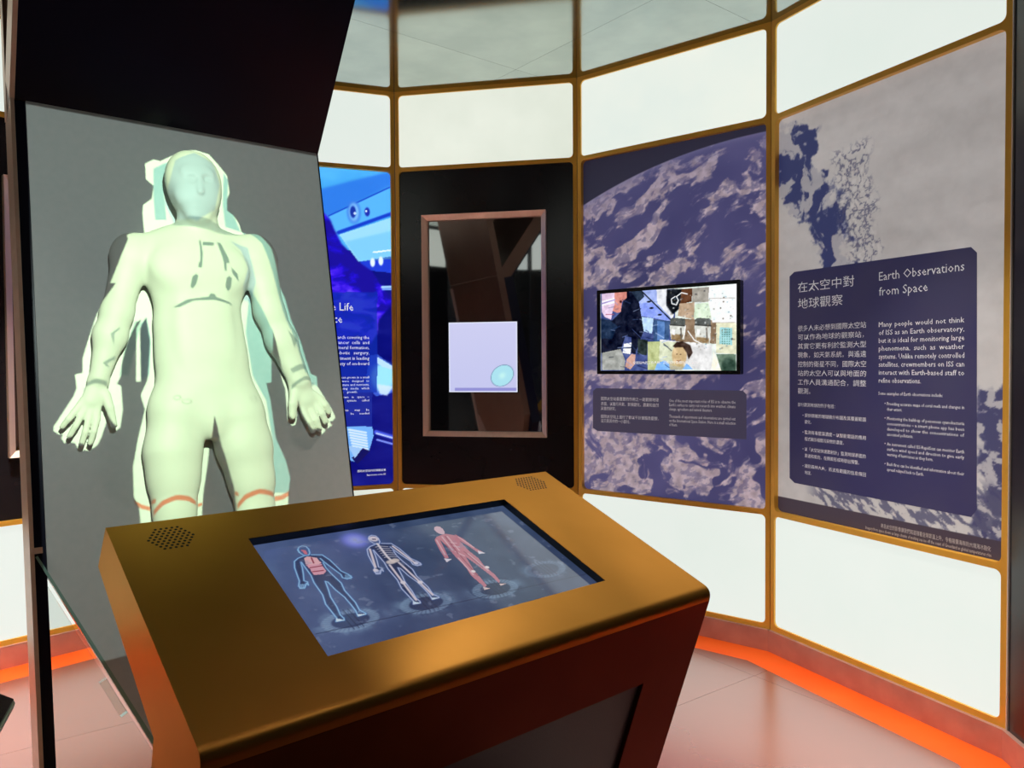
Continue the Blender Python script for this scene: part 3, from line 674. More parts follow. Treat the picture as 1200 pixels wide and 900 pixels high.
# ------------------------------------------------------------------ leaning astronaut board
H = Vector((0.7856, 0.6188, 0)).normalized(); MM = Vector((H.y, -H.x, 0)); Z = Vector((0, 0, 1))
TILT = math.radians(12.2)
P0 = CAM + sight(30, 118) * 2.4
BP = Plane(P0, H, Z * math.cos(TILT) - MM * math.sin(TILT))
BW = 0.990
upf = lambda z: (z - P0.z) / BP.y.z           # board v at a world height
vb = upf(0.004); vtop = upf(TOP - 0.004)
LL = BP.at(42, 648); TIP = BP.at(181, 866)
slope = (TIP[0] - LL[0]) / (TIP[1] - LL[1])
LV = LL[1] - LL[0] / slope
foot_v = upf(0.30); foot_u = LL[0] + slope * (foot_v - LL[1])
bd = empty('leaning_board', BP.p(BW / 2, vb, 0), 'tall leaning grey board carrying the astronaut figure, with dark overhead slab', 'display board', pl=Plane(P0, H, Z))
outl = [(0, 0), (0, LV), (foot_u, foot_v), (BW - foot_u, foot_v), (BW, LV), (BW, 0)][::-1]
slab_obj('projection_panel', BP, outl, -0.012, 0.0, M_BOARD, bd)
# slim dark rim beside the panel and the copper cheek behind it, both running down to the floor as a leg
rim = [(-0.035, 0.02), (-0.035, vb), (-0.008, vb), (-0.008, -0.002), (-0.001, 0.02)]
slab_obj('rim', BP, [(-0.030, 0.0), (-0.030, vb), (-0.0006, vb), (-0.0006, 0.0)], -0.10, -0.006, M_NAVY, bd)
tag(slab_obj('leg', BP, [(-0.042, 0.0), (-0.042, vb), (-0.031, vb), (-0.031, 0.0)], -0.18, 0.004, M_COPPER, bd), 'copper edged leg')
slab_obj('rim', BP, [(BW, 0.0), (BW, LL[1]), (BW + 0.005, LL[1]), (BW + 0.005, 0.0)], -0.10, 0.001, M_NAVY, bd)
back = [(-0.042, vtop - 0.08), (BW + 0.005, vtop - 0.08), (BW + 0.005, LL[1] + 0.1), (BW - foot_u - 0.12, foot_v), (foot_u + 0.13, foot_v), (0.03, LL[1] + 0.05), (0.004, LL[1] + 0.05), (0.004, 0.001), (-0.042, 0.001)][::-1]
slab_obj('back_slab', BP, back, -0.17, -0.102, M_BRONZE_BACK, bd)
slab_obj('panel_core', BP, [(0.0, -0.001), (BW, -0.001), (BW, LL[1]), (BW - foot_u - 0.1, foot_v), (foot_u + 0.13, foot_v), (0.03, LL[1] + 0.05), (0, LL[1] + 0.05)][::-1], -0.102, -0.012, M_NAVY, bd)
# foot that carries the slab
slab_obj('foot', BP, rect(foot_u + 0.14, vb, BW - foot_u - 0.13, foot_v + 0.01), -0.22, -0.05, M_BRONZE_BACK, bd)
# overhead slab leaning forward from the top edge
TO = math.radians(35.5)
OP = Plane(P0, H, Z * math.cos(TO) + MM * math.sin(TO))
otop = (TOP - 0.004 - P0.z) / OP.y.z
ob_ = slab_obj('overhead_slab', OP, rect(-0.042, -0.11, BW + 0.004, otop - 0.07), -0.14, -0.014, M_BRONZE_BACK, bd)
slab_obj('overhead_face', OP, rect(-0.030, 0.0, BW + 0.006, otop - 0.07), -0.014, 0.0, M_NAVY, bd)
slab_obj('edge_strip', OP, rect(-0.044, 0.0, -0.030, otop - 0.07), -0.16, 0.002, M_COPPER, bd)
slab_obj('edge_strip', BP, rect(-0.0445, 0.0, -0.0425, vtop - 0.08), -0.17, -0.10, M_COPPER, bd)
# green glass edge and clip along the lower left cut
d_ = Vector((foot_u - LL[0], foot_v - LL[1])).normalized(); n_ = Vector((d_.y, -d_.x))
if n_.x > 0: n_ = -n_
a_ = Vector(LL)
e0 = a_ + d_ * 0.01; e1 = Vector((foot_u, foot_v))
slab_obj('glass_edge', BP, [tuple(e0), tuple(e1), tuple(e1 + n_ * 0.014), tuple(e0 + n_ * 0.007)], -0.03, 0.003, M_GLASSEDGE, bd)
cA, cB = Vector(BP.at(133, 790)) , Vector(BP.at(158, 829))
mg = bpy.data.materials.new('clear_glass'); mg.use_nodes = True
nt = mg.node_tree; nt.nodes.clear(); ou = nt.nodes.new('ShaderNodeOutputMaterial'); mx = nt.nodes.new('ShaderNodeMixShader'); tr_ = nt.nodes.new('ShaderNodeBsdfTransparent'); gs = nt.nodes.new('ShaderNodeBsdfGlossy')
fz_ = nt.nodes.new('ShaderNodeFresnel'); fz_.inputs[0].default_value = 1.5
tr_.inputs[0].default_value = (0.90, 0.93, 0.92, 1); gs.inputs[1].default_value = 0.08; nt.links.new(fz_.outputs[0], mx.inputs[0]); nt.links.new(tr_.outputs[0], mx.inputs[1]); nt.links.new(gs.outputs[0], mx.inputs[2]); nt.links.new(mx.outputs[0], ou.inputs[0])
slab_obj('glass_pane', BP, [tuple(a_ + n_ * 0.012 + Vector((0.002, -0.02))), tuple(Vector((foot_u, foot_v)) + n_ * 0.02), (foot_u - 0.01, vb), (-0.002, vb)], -0.018, -0.008, mg, bd)
slab_obj('clip', BP, [tuple(cA + n_ * 0.020), tuple(cB + n_ * 0.022), tuple(cB + n_ * 0.042), tuple(cA + n_ * 0.040)], -0.030, 0.0, mg, bd)
jt = BP.at(42, 646)
slab_obj('corner_cap', BP, rect(jt[0] - 0.012, jt[1] - 0.008, jt[0] + 0.016, jt[1] + 0.010), -0.03, 0.012, M_COPPER, bd)

# ------------------------------------------------------------------ mannequin in relief (signed distance field -> one skin)
def body_mesh():
    h = 0.0042
    u0, u1, v0, v1, w0, w1 = 0.02, 1.02, -2.13, -0.12, -0.012, 0.225
    U = np.arange(u0, u1, h, dtype=np.float32); Vv = np.arange(v0, v1, h, dtype=np.float32); Wv = np.arange(w0, w1, h, dtype=np.float32)
    nu, nv, nw = len(U), len(Vv), len(Wv)
    D = np.full((nu, nv, nw), 0.2, np.float32)
    WREF = 0.04; WS = 0.62
    def P(x, y, wz): a, b = BP.at(x, y, WREF if wz < .12 else wz * WS); return np.array([a, b, wz])
    K = 0.00284
    def box(lo, hi, pad):
        i0 = [max(0, int((lo[j] - pad - (u0, v0, w0)[j]) / h)) for j in range(3)]
        i1 = [min((nu, nv, nw)[j], int((hi[j] + pad - (u0, v0, w0)[j]) / h) + 2) for j in range(3)]
        return tuple(slice(a, max(a, b)) for a, b in zip(i0, i1))
    def put(sl, d, k, sub=False):
        a = D[sl]
        if sub:
            hh = np.clip(0.5 - 0.5 * (a + d) / k, 0, 1); D[sl] = a * (1 - hh) + (-d) * hh + k * hh * (1 - hh)
        else:
            hh = np.clip(0.5 + 0.5 * (a - d) / k, 0, 1); D[sl] = a * (1 - hh) + d * hh - k * hh * (1 - hh)
    def grid(sl): return U[sl[0]][:, None, None], Vv[sl[1]][None, :, None], Wv[sl[2]][None, None, :]
    def loc(c): return 1 + 0.498 * (c[0] - 0.51) - 0.082 * (-c[1] - 0.55)
    def ell(c, s, k=0.03, sub=False, rot=0.0):
        f_ = loc(c); s = np.array((s[0] * f_, s[1] * f_ * 1.07, s[2])); r = max(s[0], s[1]) if rot else None
        ext = np.array([r, r, s[2]]) if rot else s
        sl = box(c - ext, c + ext, 2 * k + 0.02); x, y, z = grid(sl)
        x = x - c[0]; y = y - c[1]; z = z - c[2]
        if rot: x, y = x * math.cos(rot) + y * math.sin(rot), -x * math.sin(rot) + y * math.cos(rot)
        k0 = np.sqrt((x / s[0]) ** 2 + (y / s[1]) ** 2 + (z / s[2]) ** 2) + 1e-9
        k1 = np.sqrt((x / s[0] ** 2) ** 2 + (y / s[1] ** 2) ** 2 + (z / s[2] ** 2) ** 2) + 1e-9
        put(sl, k0 * (k0 - 1.0) / k1, k, sub)
    def cone(a, b, ra, rb, k=0.02, fl=1.0, sub=False):
        ra = ra * loc(a); rb = rb * loc(b)
        r = max(ra, rb); sl = box(np.minimum(a, b) - r, np.maximum(a, b) + r, 2 * k + 0.02); x, y, z = grid(sl)
        ab = b - a; L2 = ab @ ab + 1e-12
        x = x - a[0]; y = y - a[1]; z = z - a[2]
        t = np.clip((x * ab[0] + y * ab[1] + z * ab[2]) / L2, 0, 1)
        d = np.sqrt((x - t * ab[0]) ** 2 + (y - t * ab[1]) ** 2 + ((z - t * ab[2]) / fl) ** 2) - (ra + (rb - ra) * t)
        put(sl, d, k, sub)
    # torso
    ell(P(231, 318, .055), (62 * K, 58 * K, .105), .02)
    ell(P(235, 385, .05), (54 * K, 70 * K, .085), .05)
    ell(P(240, 430, .05), (56 * K, 55 * K, .088), .05)
    ell(P(244, 468, .05), (64 * K, 40 * K, .09), .05)
    ell(P(207, 316, .115), (30 * K, 22 * K, .036), .055); ell(P(258, 318, .115), (29 * K, 22 * K, .036), .055)
    ell(P(222, 385, .112), (16 * K, 44 * K, .024), .04); ell(P(250, 385, .112), (16 * K, 44 * K, .024), .04)
    cone(P(232, 278, .05), P(160, 289, .05), 15 * K, 15 * K, .05); cone(P(236, 278, .05), P(298, 294, .05), 15 * K, 15 * K, .05)
    cone(P(232, 288, .06), P(229, 248, .085), 21 * K, 17.5 * K, .03)
    # shoulders and arms
    ell(P(155, 297, .05), (25 * K, 25 * K, .062), .04); ell(P(302, 300, .05), (23 * K, 25 * K, .062), .04)
    e = P(138, 365, .05); cone(P(153, 305, .05), e, 21.5 * K, 18.5 * K, .03); cone(e, P(130, 392, .05), 18.5 * K, 19.5 * K, .03)
    cone(P(130, 392, .05), P(117, 441, .05), 19.5 * K, 12.5 * K, .03)
    e = P(317, 365, .05); cone(P(305, 308, .05), e, 20 * K, 17 * K, .03); cone(e, P(331, 398, .05), 17 * K, 17.5 * K, .03)
    cone(P(331, 398, .05), P(352, 446, .05), 17.5 * K, 13 * K, .03)
    # hands: palm plates, then five separate fingers
    WH = .045
    def hand(wr, palm, fingers, thumb):
        a, c = wr, palm
        cone(P(a[0], a[1], WH), P(c[0], c[1], WH), 12.5 * K, 13 * K, .02, .62)
        for f in fingers:
            cone(P(a[0] * .35 + f[0][0] * .65, a[1] * .35 + f[0][1] * .65, WH), P(*f[0], WH + .004), 5.4 * K, 4.6 * K, .007, .9)
        for f in fingers:
            m_ = ((f[0][0] + f[1][0]) / 2, (f[0][1] + f[1][1]) / 2)
            cone(P(*f[0], WH + .003), P(*m_, WH + .012), 4.7 * K, 4.3 * K, .003); cone(P(*m_, WH + .012), P(*f[1], WH + .001), 4.3 * K, 3.7 * K, .003)
        cone(P(*thumb[0], WH + .004), P(*thumb[1], WH + .014), 7 * K, 5.6 * K, .014); cone(P(*thumb[1], WH + .014), P(*thumb[2], WH + .008), 5.5 * K, 4.4 * K, .004)
    hand((116, 447), (108, 468), [((88, 482), (73.5, 499.5)), ((95.5, 487), (82, 511)), ((104.5, 491), (96, 521)), ((114, 491), (106.5, 519))], [(124, 462), (129, 478), (134, 498)])
    hand((353, 452), (359, 466), [((358, 484), (368, 504)), ((366.5, 481), (375.5, 502)), ((372.5, 475), (383, 493.5)), ((376, 467), (386.5, 481.5))], [(347, 461), (344, 473), (343.5, 487)])
    # legs down to the feet (the lower part stands behind the kiosk)
    def leg(pts, foot):
        for (x0, y0, r0), (x1, y1, r1) in zip(pts[:-1], pts[1:]): cone(P(x0, y0, .05), P(x1, y1, .05), r0 * K, r1 * K, .045)
        x, y, r = pts[-1]; cone(P(x, y, .05), P(x + foot, y + 20, .085), r * K * .95, 11 * K, .03, .8)
    leg([(207, 487, 34), (204, 530, 33), (205, 562, 29), (206, 600, 23.5), (207, 640, 22), (206, 690, 21), (206, 745, 11)], -2)
    leg([(281, 490, 33), (288, 525, 31), (296, 562, 25.5), (301, 600, 20.5), (305, 640, 20), (309, 690, 19), (313, 745, 10.5)], 4)
    ell(P(247, 492, .10), (14 * K, 20 * K, .035), .05)
    # head: hood dome, jaw, face
    ell(P(225, 216, .095), (33 * K, 38 * K, .095), .015)
    ell(P(228, 238, .105), (25 * K, 27 * K, .082), .04)
    ell(P(232, 262, .075), (20 * K, 14 * K, .055), .03)
    HW = .175
    def F(x, y, wz): a, b = BP.at(x, y, 0.17 * WS); return np.array([a, b, wz])
    ell(F(231, 203, HW - .002), (18 * K, 8 * K, .016), .02)                                     # brow
    ell(F(223.5, 211, HW + .021), (6.5 * K, 4.4 * K, .014), .012, True); ell(F(243, 211, HW + .017), (6.5 * K, 4.4 * K, .014), .012, True)   # sockets
    ell(F(223.5, 212, HW - .003), (4.8 * K, 2.8 * K, .012), .005); ell(F(242.5, 212, HW - .006), (4.6 * K, 2.8 * K, .012), .005)               # lids
    cone(F(233, 207, HW + .004), F(233.5, 226, HW + .020), 2.6 * K, 4.0 * K, .012); cone(F(229.5, 227, HW + .006), F(238, 227, HW + .006), 2.7 * K, 2.7 * K, .008)
    ell(F(219, 228, HW - .022), (10 * K, 10 * K, .018), .035); ell(F(246, 228, HW - .026), (7 * K, 10 * K, .018), .035)
    cone(F(228, 237.5, HW - .003), F(239, 237.5, HW - .004), 1.9 * K, 1.9 * K, .007); cone(F(229, 241, HW - .005), F(238, 241, HW - .006), 2.2 * K, 2.2 * K, .007)
    ell(F(233, 249, HW - .030), (12 * K, 8 * K, .020), .03)
    # cut flat where it meets the board
    zz = Wv[None, None, :]; D = np.maximum(D, (-0.004 - zz))
    # surface nets
    s = D < 0
    Cc = D[:-1, :-1, :-1]; ins = s[:-1, :-1, :-1].astype(np.int8)
    cnt = np.zeros(Cc.shape, np.int8)
    for a in (0, 1):
        for b in (0, 1):
            for c in (0, 1): cnt += s[a:nu - 1 + a, b:nv - 1 + b, c:nw - 1 + c]
    act = (cnt > 0) & (cnt < 8)
    I = np.argwhere(act); idx = -np.ones(act.shape, np.int32); idx[act] = np.arange(len(I))
    acc = np.zeros((len(I), 3)); num = np.zeros(len(I))
    cor = [(a, b, c) for a in (0, 1) for b in (0, 1) for c in (0, 1)]
    val = {q: D[I[:, 0] + q[0], I[:, 1] + q[1], I[:, 2] + q[2]] for q in cor}
    for q in cor:
        for ax in range(3):
            if q[ax]: continue
            r = list(q); r[ax] = 1; r = tuple(r)
            va, vb_ = val[q], val[r]; cr_ = (va < 0) != (vb_ < 0)
            t = np.where(cr_, va / np.where(cr_, va - vb_, 1), 0)
            pt = np.tile(np.array(q, float), (len(I), 1)); pt[:, ax] += t
            acc[cr_] += pt[cr_]; num[cr_] += 1
    pos = (I + acc / num[:, None]) * h + np.array([u0, v0, w0]); pos[:, 2] *= WS
    quads = []
    for ax in range(3):
        o1_, o2 = [(1, 2), (2, 0), (0, 1)][ax]
        sl0 = [slice(None)] * 3; sl1 = [slice(None)] * 3; sl0[ax] = slice(0, -1); sl1[ax] = slice(1, None)
        ch = s[tuple(sl0)] != s[tuple(sl1)]; E = np.argwhere(ch)
        ok = (E[:, o1_] > 0) & (E[:, o2] > 0) & (E[:, o1_] < act.shape[o1_]) & (E[:, o2] < act.shape[o2]) & (E[:, ax] < act.shape[ax]); E = E[ok]
        flip = s[E[:, 0], E[:, 1], E[:, 2]]
        c = []
        for da, db in ((0, 0), (-1, 0), (-1, -1), (0, -1)):
            e = E.copy(); e[:, o1_] += da; e[:, o2] += db; c.append(idx[e[:, 0], e[:, 1], e[:, 2]])
        q = np.stack(c, -1); q = np.where(flip[:, None], q, q[:, ::-1]); quads.append(q[(q >= 0).all(1)])
    q = np.concatenate(quads)
    co = pos
    me = bpy.data.meshes.new('mannequin')
    me.vertices.add(len(co)); me.vertices.foreach_set('co', co.ravel())
    me.loops.add(q.size); me.loops.foreach_set('vertex_index', q.ravel().astype(np.int32))
    me.polygons.add(len(q)); me.polygons.foreach_set('loop_start', np.arange(0, q.size, 4)); me.polygons.foreach_set('loop_total', np.full(len(q), 4))
    me.update(); me.validate(); me.polygons.foreach_set('use_smooth', [True] * len(me.polygons)); me.materials.append(M_BODY)
    return me
mo = bpy.data.objects.new('mannequin', body_mesh()); link(mo, None, Matrix.Translation(BP.o) @ BP.rot())
tag(mo, 'white life size figure in relief, arms spread, on the leaning grey board', 'mannequin')

# ------------------------------------------------------------------ projector throwing the space suit picture (a coloured slide in front of its lamp)
TGT = BP.p(0.5, -0.85, 0.03)
ax_ = (TGT - PROJ_POS).normalized()
sx_ = ax_.cross(Z).normalized(); sy_ = sx_.cross(ax_).normalized()
SD = 0.10
SP = Plane(PROJ_POS + ax_ * SD, sx_, sy_)
def to_slide(q):
    d = q - PROJ_POS; t = SD / d.dot(ax_); r = PROJ_POS + d * t - SP.o
    return (r.dot(SP.x), r.dot(SP.y))
def sl(pts, wz=0.0):
    out = []; wz = wz * 0.62
    for x, y in pts:
        a, b = BP.at(x, y, wz); out.append(to_slide(BP.p(a, b, wz)))
    return out
pj = empty('projector', (PROJ_POS.x, PROJ_POS.y, TOP), 'ceiling projector aimed at the astronaut board, above and behind the viewer', 'projector')
def film(name, col):
    m = bpy.data.materials.new(name); m.use_nodes = True; nt = m.node_tree; nt.nodes.clear()
    o = nt.nodes.new('ShaderNodeOutputMaterial'); t = nt.nodes.new('ShaderNodeBsdfTransparent'); t.inputs[0].default_value = (*col, 1); nt.links.new(t.outputs[0], o.inputs[0]); return m
_lay = [0.0]
def film_poly(parts, col, holes=(), name='slide_film'):
    _lay[0] += 0.00004
    V, F = [], []
    for P in parts:
        loops = [P] + list(holes)
        flat = [p for l in loops for p in l]
        tris = tessellate_polygon([[Vector((p[0], p[1], 0)) for p in l] for l in loops])
        k = len(V); V += [SP.p(a, b, _lay[0]) for a, b in flat]; F += [tuple(i + k for i in t) for t in tris]
        holes = ()
    me = bpy.data.meshes.new(name); me.from_pydata([tuple(v) for v in V], [], F); me.materials.append(film(name, col))
    return link(bpy.data.objects.new(name, me), pj)
suit = [(168, 262), (167, 250), (168, 240), (178, 233), (180, 218), (171, 210), (170, 192), (180, 187), (188, 189), (212, 178), (228, 176), (245, 181), (258, 196), (266, 206),
 (269, 226), (266, 234), (266, 247), (273, 252), (280, 262), (283, 272), (300, 280), (316, 300), (324, 328), (334, 350), (341, 375), (352, 400), (358, 420), (364, 438), (371, 441),
 (372, 453), (388, 478), (393, 489), (390, 493), (386, 494), (389, 498), (384, 502), (380, 500), (381, 505), (377, 509), (371, 507), (365, 509), (359, 502), (354, 492), (348, 476), (347.5, 492), (346, 498), (342, 499),
 (337, 491), (334, 455), (331, 447), (327, 430), (318, 398), (318, 448), (312, 449), (317, 470), (323, 513), (335, 540), (340, 560), (338, 577), (337, 600), (340, 680), (345, 760), (290, 760), (275, 600), (272, 580), (264, 553), (253, 520), (248, 503), (243, 545), (238, 580), (236, 613), (236, 700), (236, 760), (236, 900),
 (160, 900), (163, 800), (170, 700), (165, 613), (163, 594), (157, 582), (156, 547), (162, 513), (170, 480), (165, 463), (173, 445), (176, 400), (171, 372), (164, 385), (165, 447), (159.5, 447), (160, 385), (166, 374), (160, 378), (150, 400), (143, 425), (142, 440),
 (137, 450), (142, 452), (144, 480), (141, 501), (134, 506), (129, 501), (125, 494), (119, 512), (114, 522), (109, 525), (103, 528), (96, 527), (91, 525), (88, 519), (82, 518), (76, 519), (72, 514), (74, 508), (69, 509), (63, 505), (63, 500), (86, 465), (90, 455), (88, 439), (97, 437), (97, 420), (104, 397), (113, 370), (117, 362)]
wl = (lambda x, y: 0)
Ssuit = sl(suit[:20], 0.0) + sl(suit[20:], 0.0)
# across the shoulder of the figure the picture falls on the relief itself
Ssuit += sl([(136, 331), (130, 329), (150, 281), (149, 274), (160, 268), (172, 263)], 0.10)
frame_r = [(-0.052, -0.062), (0.052, -0.062), (0.052, 0.062), (-0.052, 0.062)]
bgc = [(-0.019, -0.047), (0.021, -0.047), (0.021, 0.044), (-0.019, 0.044)]
# clear picture area of the slide = the board outline
pic = [to_slide(BP.p(a, b, 0)) for a, b in ((0.0, -0.012), (BW, -0.012), (BW, LL[1]), (BW - foot_u, foot_v), (foot_u - .01, foot_v), (-0.01, LV))]
film_poly([frame_r], (0, 0, 0), holes=[pic], name='slide_mask')
film_poly([pic], (0.098, 0.112, 0.108), holes=[Ssuit])
film_poly([Ssuit], (0.80, 1.0, 0.66))
KQ = [to_slide(Vector(q)) for q in ((-0.961, 1.7471, 1.235), (0.117, 2.640, 1.235), (0.565, 2.098, 0.97), (-0.513, 1.205, 0.97))]
film_poly([KQ], (0, 0, 0), name='slide_mask')
# teal side of the suit, helmet sides, gap shading
film_poly([sl(P) for P in (
   [(283, 272), (300, 280), (316, 300), (324, 328), (334, 350), (341, 375), (352, 400), (358, 420), (364, 438), (371, 441), (372, 453), (356, 444), (345, 410), (330, 375), (318, 330), (305, 296)],
   [(292, 345), (318, 398), (318, 448), (312, 449), (317, 470), (323, 513), (335, 540), (340, 560), (338, 577), (321, 577), (320, 520), (312, 470), (296, 440), (288, 390)],
   [(180, 198), (197, 190), (191, 215), (195, 258), (182, 258), (180, 230)],
   [(262, 203), (267, 212), (266, 247), (273, 252), (282, 272), (264, 266), (261, 240)],
   [(165, 380), (172, 372), (177, 400), (175, 440), (166, 446)])], (0.42, 0.62, 0.74))
film_poly([sl(P) for P in ([(158, 377), (166, 376), (151, 440), (140, 440), (146, 412)],)], (0.55, 0.72, 0.72))
film_poly([sl([(268, 283), (290, 292), (300, 330), (296, 345), (284, 340), (290, 318), (282, 295)], .1), sl([(206, 186), (228, 178), (250, 190), (258, 215), (252, 245), (232, 258), (210, 250), (197, 220)], .17)], (0.62, 0.72, 0.95))
# dark drawing on the suit: chest pack, round ports, hose, wrist marks
dk = (0.30, 0.38, 0.42)
c8 = lambda pts: [(140 + x / 3.75, 160 + y / 3.75) for x, y in pts]
marks = [c8(P) for P in ([(350, 455), (358, 450), (366, 520), (362, 582), (346, 582), (346, 560), (354, 555), (354, 500)], [(366, 460), (416, 462), (414, 480), (366, 478)],
   [(430, 462), (444, 462), (480, 540), (482, 560), (470, 560), (470, 595), (462, 595), (455, 545)], [(490, 575), (520, 605), (524, 634), (496, 604)],
   [(312, 660), (320, 620), (335, 608), (346, 616), (338, 650), (322, 668)], [(466, 660), (470, 625), (482, 614), (494, 625), (490, 662), (478, 676)],
   [(238, 738), (300, 712), (392, 702), (400, 688), (420, 690), (425, 702), (495, 722), (500, 730), (420, 716), (330, 718), (270, 742)])]
film_poly([sl(P, .155) for P in marks], dk)
film_poly([sl([(203, 256), (225, 258), (262, 263), (282, 272), (262, 274), (230, 268), (205, 262)], .12)], (0.55, 0.62, 0.66))
c2 = lambda pts: [(40 + x / 3.0, 380 + y / 3.0) for x, y in pts]
for P, wz in (([(270, 30), (305, 5), (305, 12), (284, 32), (285, 62), (282, 64)], .11), ([(245, 125), (290, 100), (292, 108), (262, 128), (270, 140), (256, 136)], .11), ([(890, 20), (925, 50), (915, 80), (900, 40)], .11), ([(900, 150), (945, 130), (960, 145), (910, 165)], .11),
    ([(185, 192), (220, 185), (262, 192), (262, 206), (220, 198), (184, 205)], .09), ([(905, 205), (955, 180), (985, 178), (985, 190), (950, 195), (905, 220)], .09)):
    film_poly([sl(c2(P), wz)], (0.45, 0.52, 0.56))
def ringp(c, r, wd, wz):
    n = 14; o = [(c[0] + r[0] * math.cos(t * 2 * math.pi / n), c[1] + r[1] * math.sin(t * 2 * math.pi / n)) for t in range(n)]
    return [sl([o[i], o[(i + 1) % n], (c[0] + (o[(i + 1) % n][0] - c[0]) * wd, c[1] + (o[(i + 1) % n][1] - c[1]) * wd), (c[0] + (o[i][0] - c[0]) * wd, c[1] + (o[i][1] - c[1]) * wd)], wz) for i in range(n)]
film_poly(ringp((208, 466), (4.5, 3), .8, .13) + ringp((219, 471), (6, 3), .85, .13) + ringp((297, 465), (4.5, 3.5), .8, .13), (0.35, 0.4, 0.4))
# orange bands round the thighs, on the figure and on the board beside it
bands = [sl(c2(P), wz) for P, wz in (([(425, 632), (450, 612), (500, 597), (550, 598), (572, 608), (572, 622), (545, 615), (500, 614), (455, 628), (425, 652)], .12),
   ([(716, 612), (740, 592), (790, 577), (842, 577), (842, 594), (790, 593), (745, 608), (718, 630)], .12), ([(352, 612), (380, 630), (422, 640), (422, 655), (380, 645), (356, 629)], 0),
   ([(843, 602), (870, 597), (897, 580), (897, 597), (872, 613), (843, 619)], 0), ([(568, 632), (590, 622), (590, 634), (568, 642)], 0), ([(699, 612), (712, 622), (712, 632), (700, 624)], 0))]
film_poly(bands, (1.0, 0.30, 0.20))
slab_obj('housing', Plane(PROJ_POS - ax_ * 0.17, sx_, sy_), rrect(-0.15, -0.06, 0.15, 0.08, 0.02, 4), -0.12, 0.12, M_TVBEZEL, pj)
slab_obj('slide_holder', Plane(PROJ_POS + ax_ * SD, sx_, sy_), rect(-0.058, -0.068, 0.058, 0.068), -0.001, 0.003, M_TVBEZEL, pj, holes=[rect(-0.050, -0.060, 0.050, 0.060)])
for sg in (-1, 1):
    slab_obj('holder_arm', Plane(PROJ_POS - ax_ * 0.06, sx_, sy_), rect(sg * 0.058 - 0.006, -0.01, sg * 0.058 + 0.006, 0.01), -0.004 - SD - 0.06, 0.008, M_TVBEZEL, pj)
pole = Plane((PROJ_POS - ax_ * 0.29)[:], (1, 0, 0), (0, 1, 0)); pc = PROJ_POS - ax_ * 0.23
slab_obj('ceiling_pole', Plane((pc.x, pc.y, pc.z), (1, 0, 0), (0, 1, 0)), circle(0, 0, 0.02, 16), 0.03, TOP - pc.z, M_TVBEZEL, pj)
ld = bpy.data.lights.new('projector_lamp', 'SPOT'); ld.energy = PROJECTOR_W; ld.shadow_soft_size = 0.00012; ld.spot_size = math.radians(58); ld.spot_blend = 0.02; ld.color = (0.94, 1.0, 0.98)
lo = bpy.data.objects.new('projector_lamp', ld); lo.location = PROJ_POS; lo.rotation_euler = ax_.to_track_quat('-Z', 'Y').to_euler(); link(lo)

# ------------------------------------------------------------------ kiosk
KA = Vector((-0.961, 1.7471, 1.2249)); yaw, kt, KW, KD = 0.6916, 0.3598, 1.4, 0.7513
KH = Vector((math.cos(yaw), math.sin(yaw), 0)); KM = Vector((math.sin(yaw), -math.cos(yaw), 0)); KV = KM * math.cos(kt) - Z * math.sin(kt)
KP = Plane(KA, KH, -KV)                       # top surface: x along the desk, y towards the back
ki = empty('touch_kiosk', KA + KH * KW / 2 + KM * 0.3 - Z * KA.z, 'wide bronze kiosk with sloping touch screen, in front of the astronaut board', 'kiosk', pl=Plane(KA, KH, Z))
F2 = (KD * math.cos(kt), -KD * math.sin(kt)); e = Vector((-0.321, -0.947)).normalized()
zf = -KA.z + 0.002
# rounded front edge
rr_ = 0.030; tdir = Vector((-math.cos(kt), math.sin(kt)))
p_in = Vector(F2) + tdir * rr_; p_out = Vector(F2) + e * rr_ * 1.1
arc = []
for i in range(1, 6):
    t = i / 6.0; arc.append((1 - t) ** 2 * p_in + 2 * t * (1 - t) * Vector(F2) + t * t * p_out)
fl_ = Vector(F2) + e * ((zf - F2[1]) / e.y)
prof_back = [(0.0, 0.0), (-0.093, -0.111), (0.402, -0.347)]
bl = Vector((0.402, -0.347)) + Vector((-0.30, -0.95)).normalized() * ((-0.347 - zf) / Vector((-0.30, -0.95)).normalized().y * -1)
prof = [(0.0, 0.0), tuple(p_in)] + [tuple(a) for a in arc] + [tuple(p_out), tuple(fl_), (bl.x, zf), (0.402, -0.347), (-0.093, -0.111)]
K3 = lambda u, q: KA + KH * u + KM * q[0] + Z * q[1]
V, F = [], []
n = len(prof)
V += [K3(0, q) for q in prof] + [K3(KW, q) for q in prof]
F.append(tuple(range(n))); F.append(tuple(range(2 * n - 1, n - 1, -1)))
for i in range(1, n):
    if i == 7: continue                        # the front face gets a recess of its own
    j = (i + 1) % n; F.append((i, j, j + n, i + n))
# top face with the screen opening
SU0, SV0, SU1, SV1 = 0.2911, 0.135, 1.1094, 0.6014
lv = math.hypot(*p_in)
top = [(0, 0), (KW, 0), (KW, -lv), (0, -lv)]; hole = rect(SU0, -SV1, SU1, -SV0)
tris = tessellate_polygon([[Vector((a, b, 0)) for a, b in top], [Vector((a, b, 0)) for a, b in hole]])
k = len(V); V += [KP.p(a, b, 0) for a, b in top + hole]; F += [tuple(i + k for i in t) for t in tris]
DEP = 0.022
kk = len(V); V += [KP.p(a, b, -DEP) for a, b in hole]
for i in range(4): F.append((k + 4 + i, k + 4 + (i + 1) % 4, kk + (i + 1) % 4, kk + i))
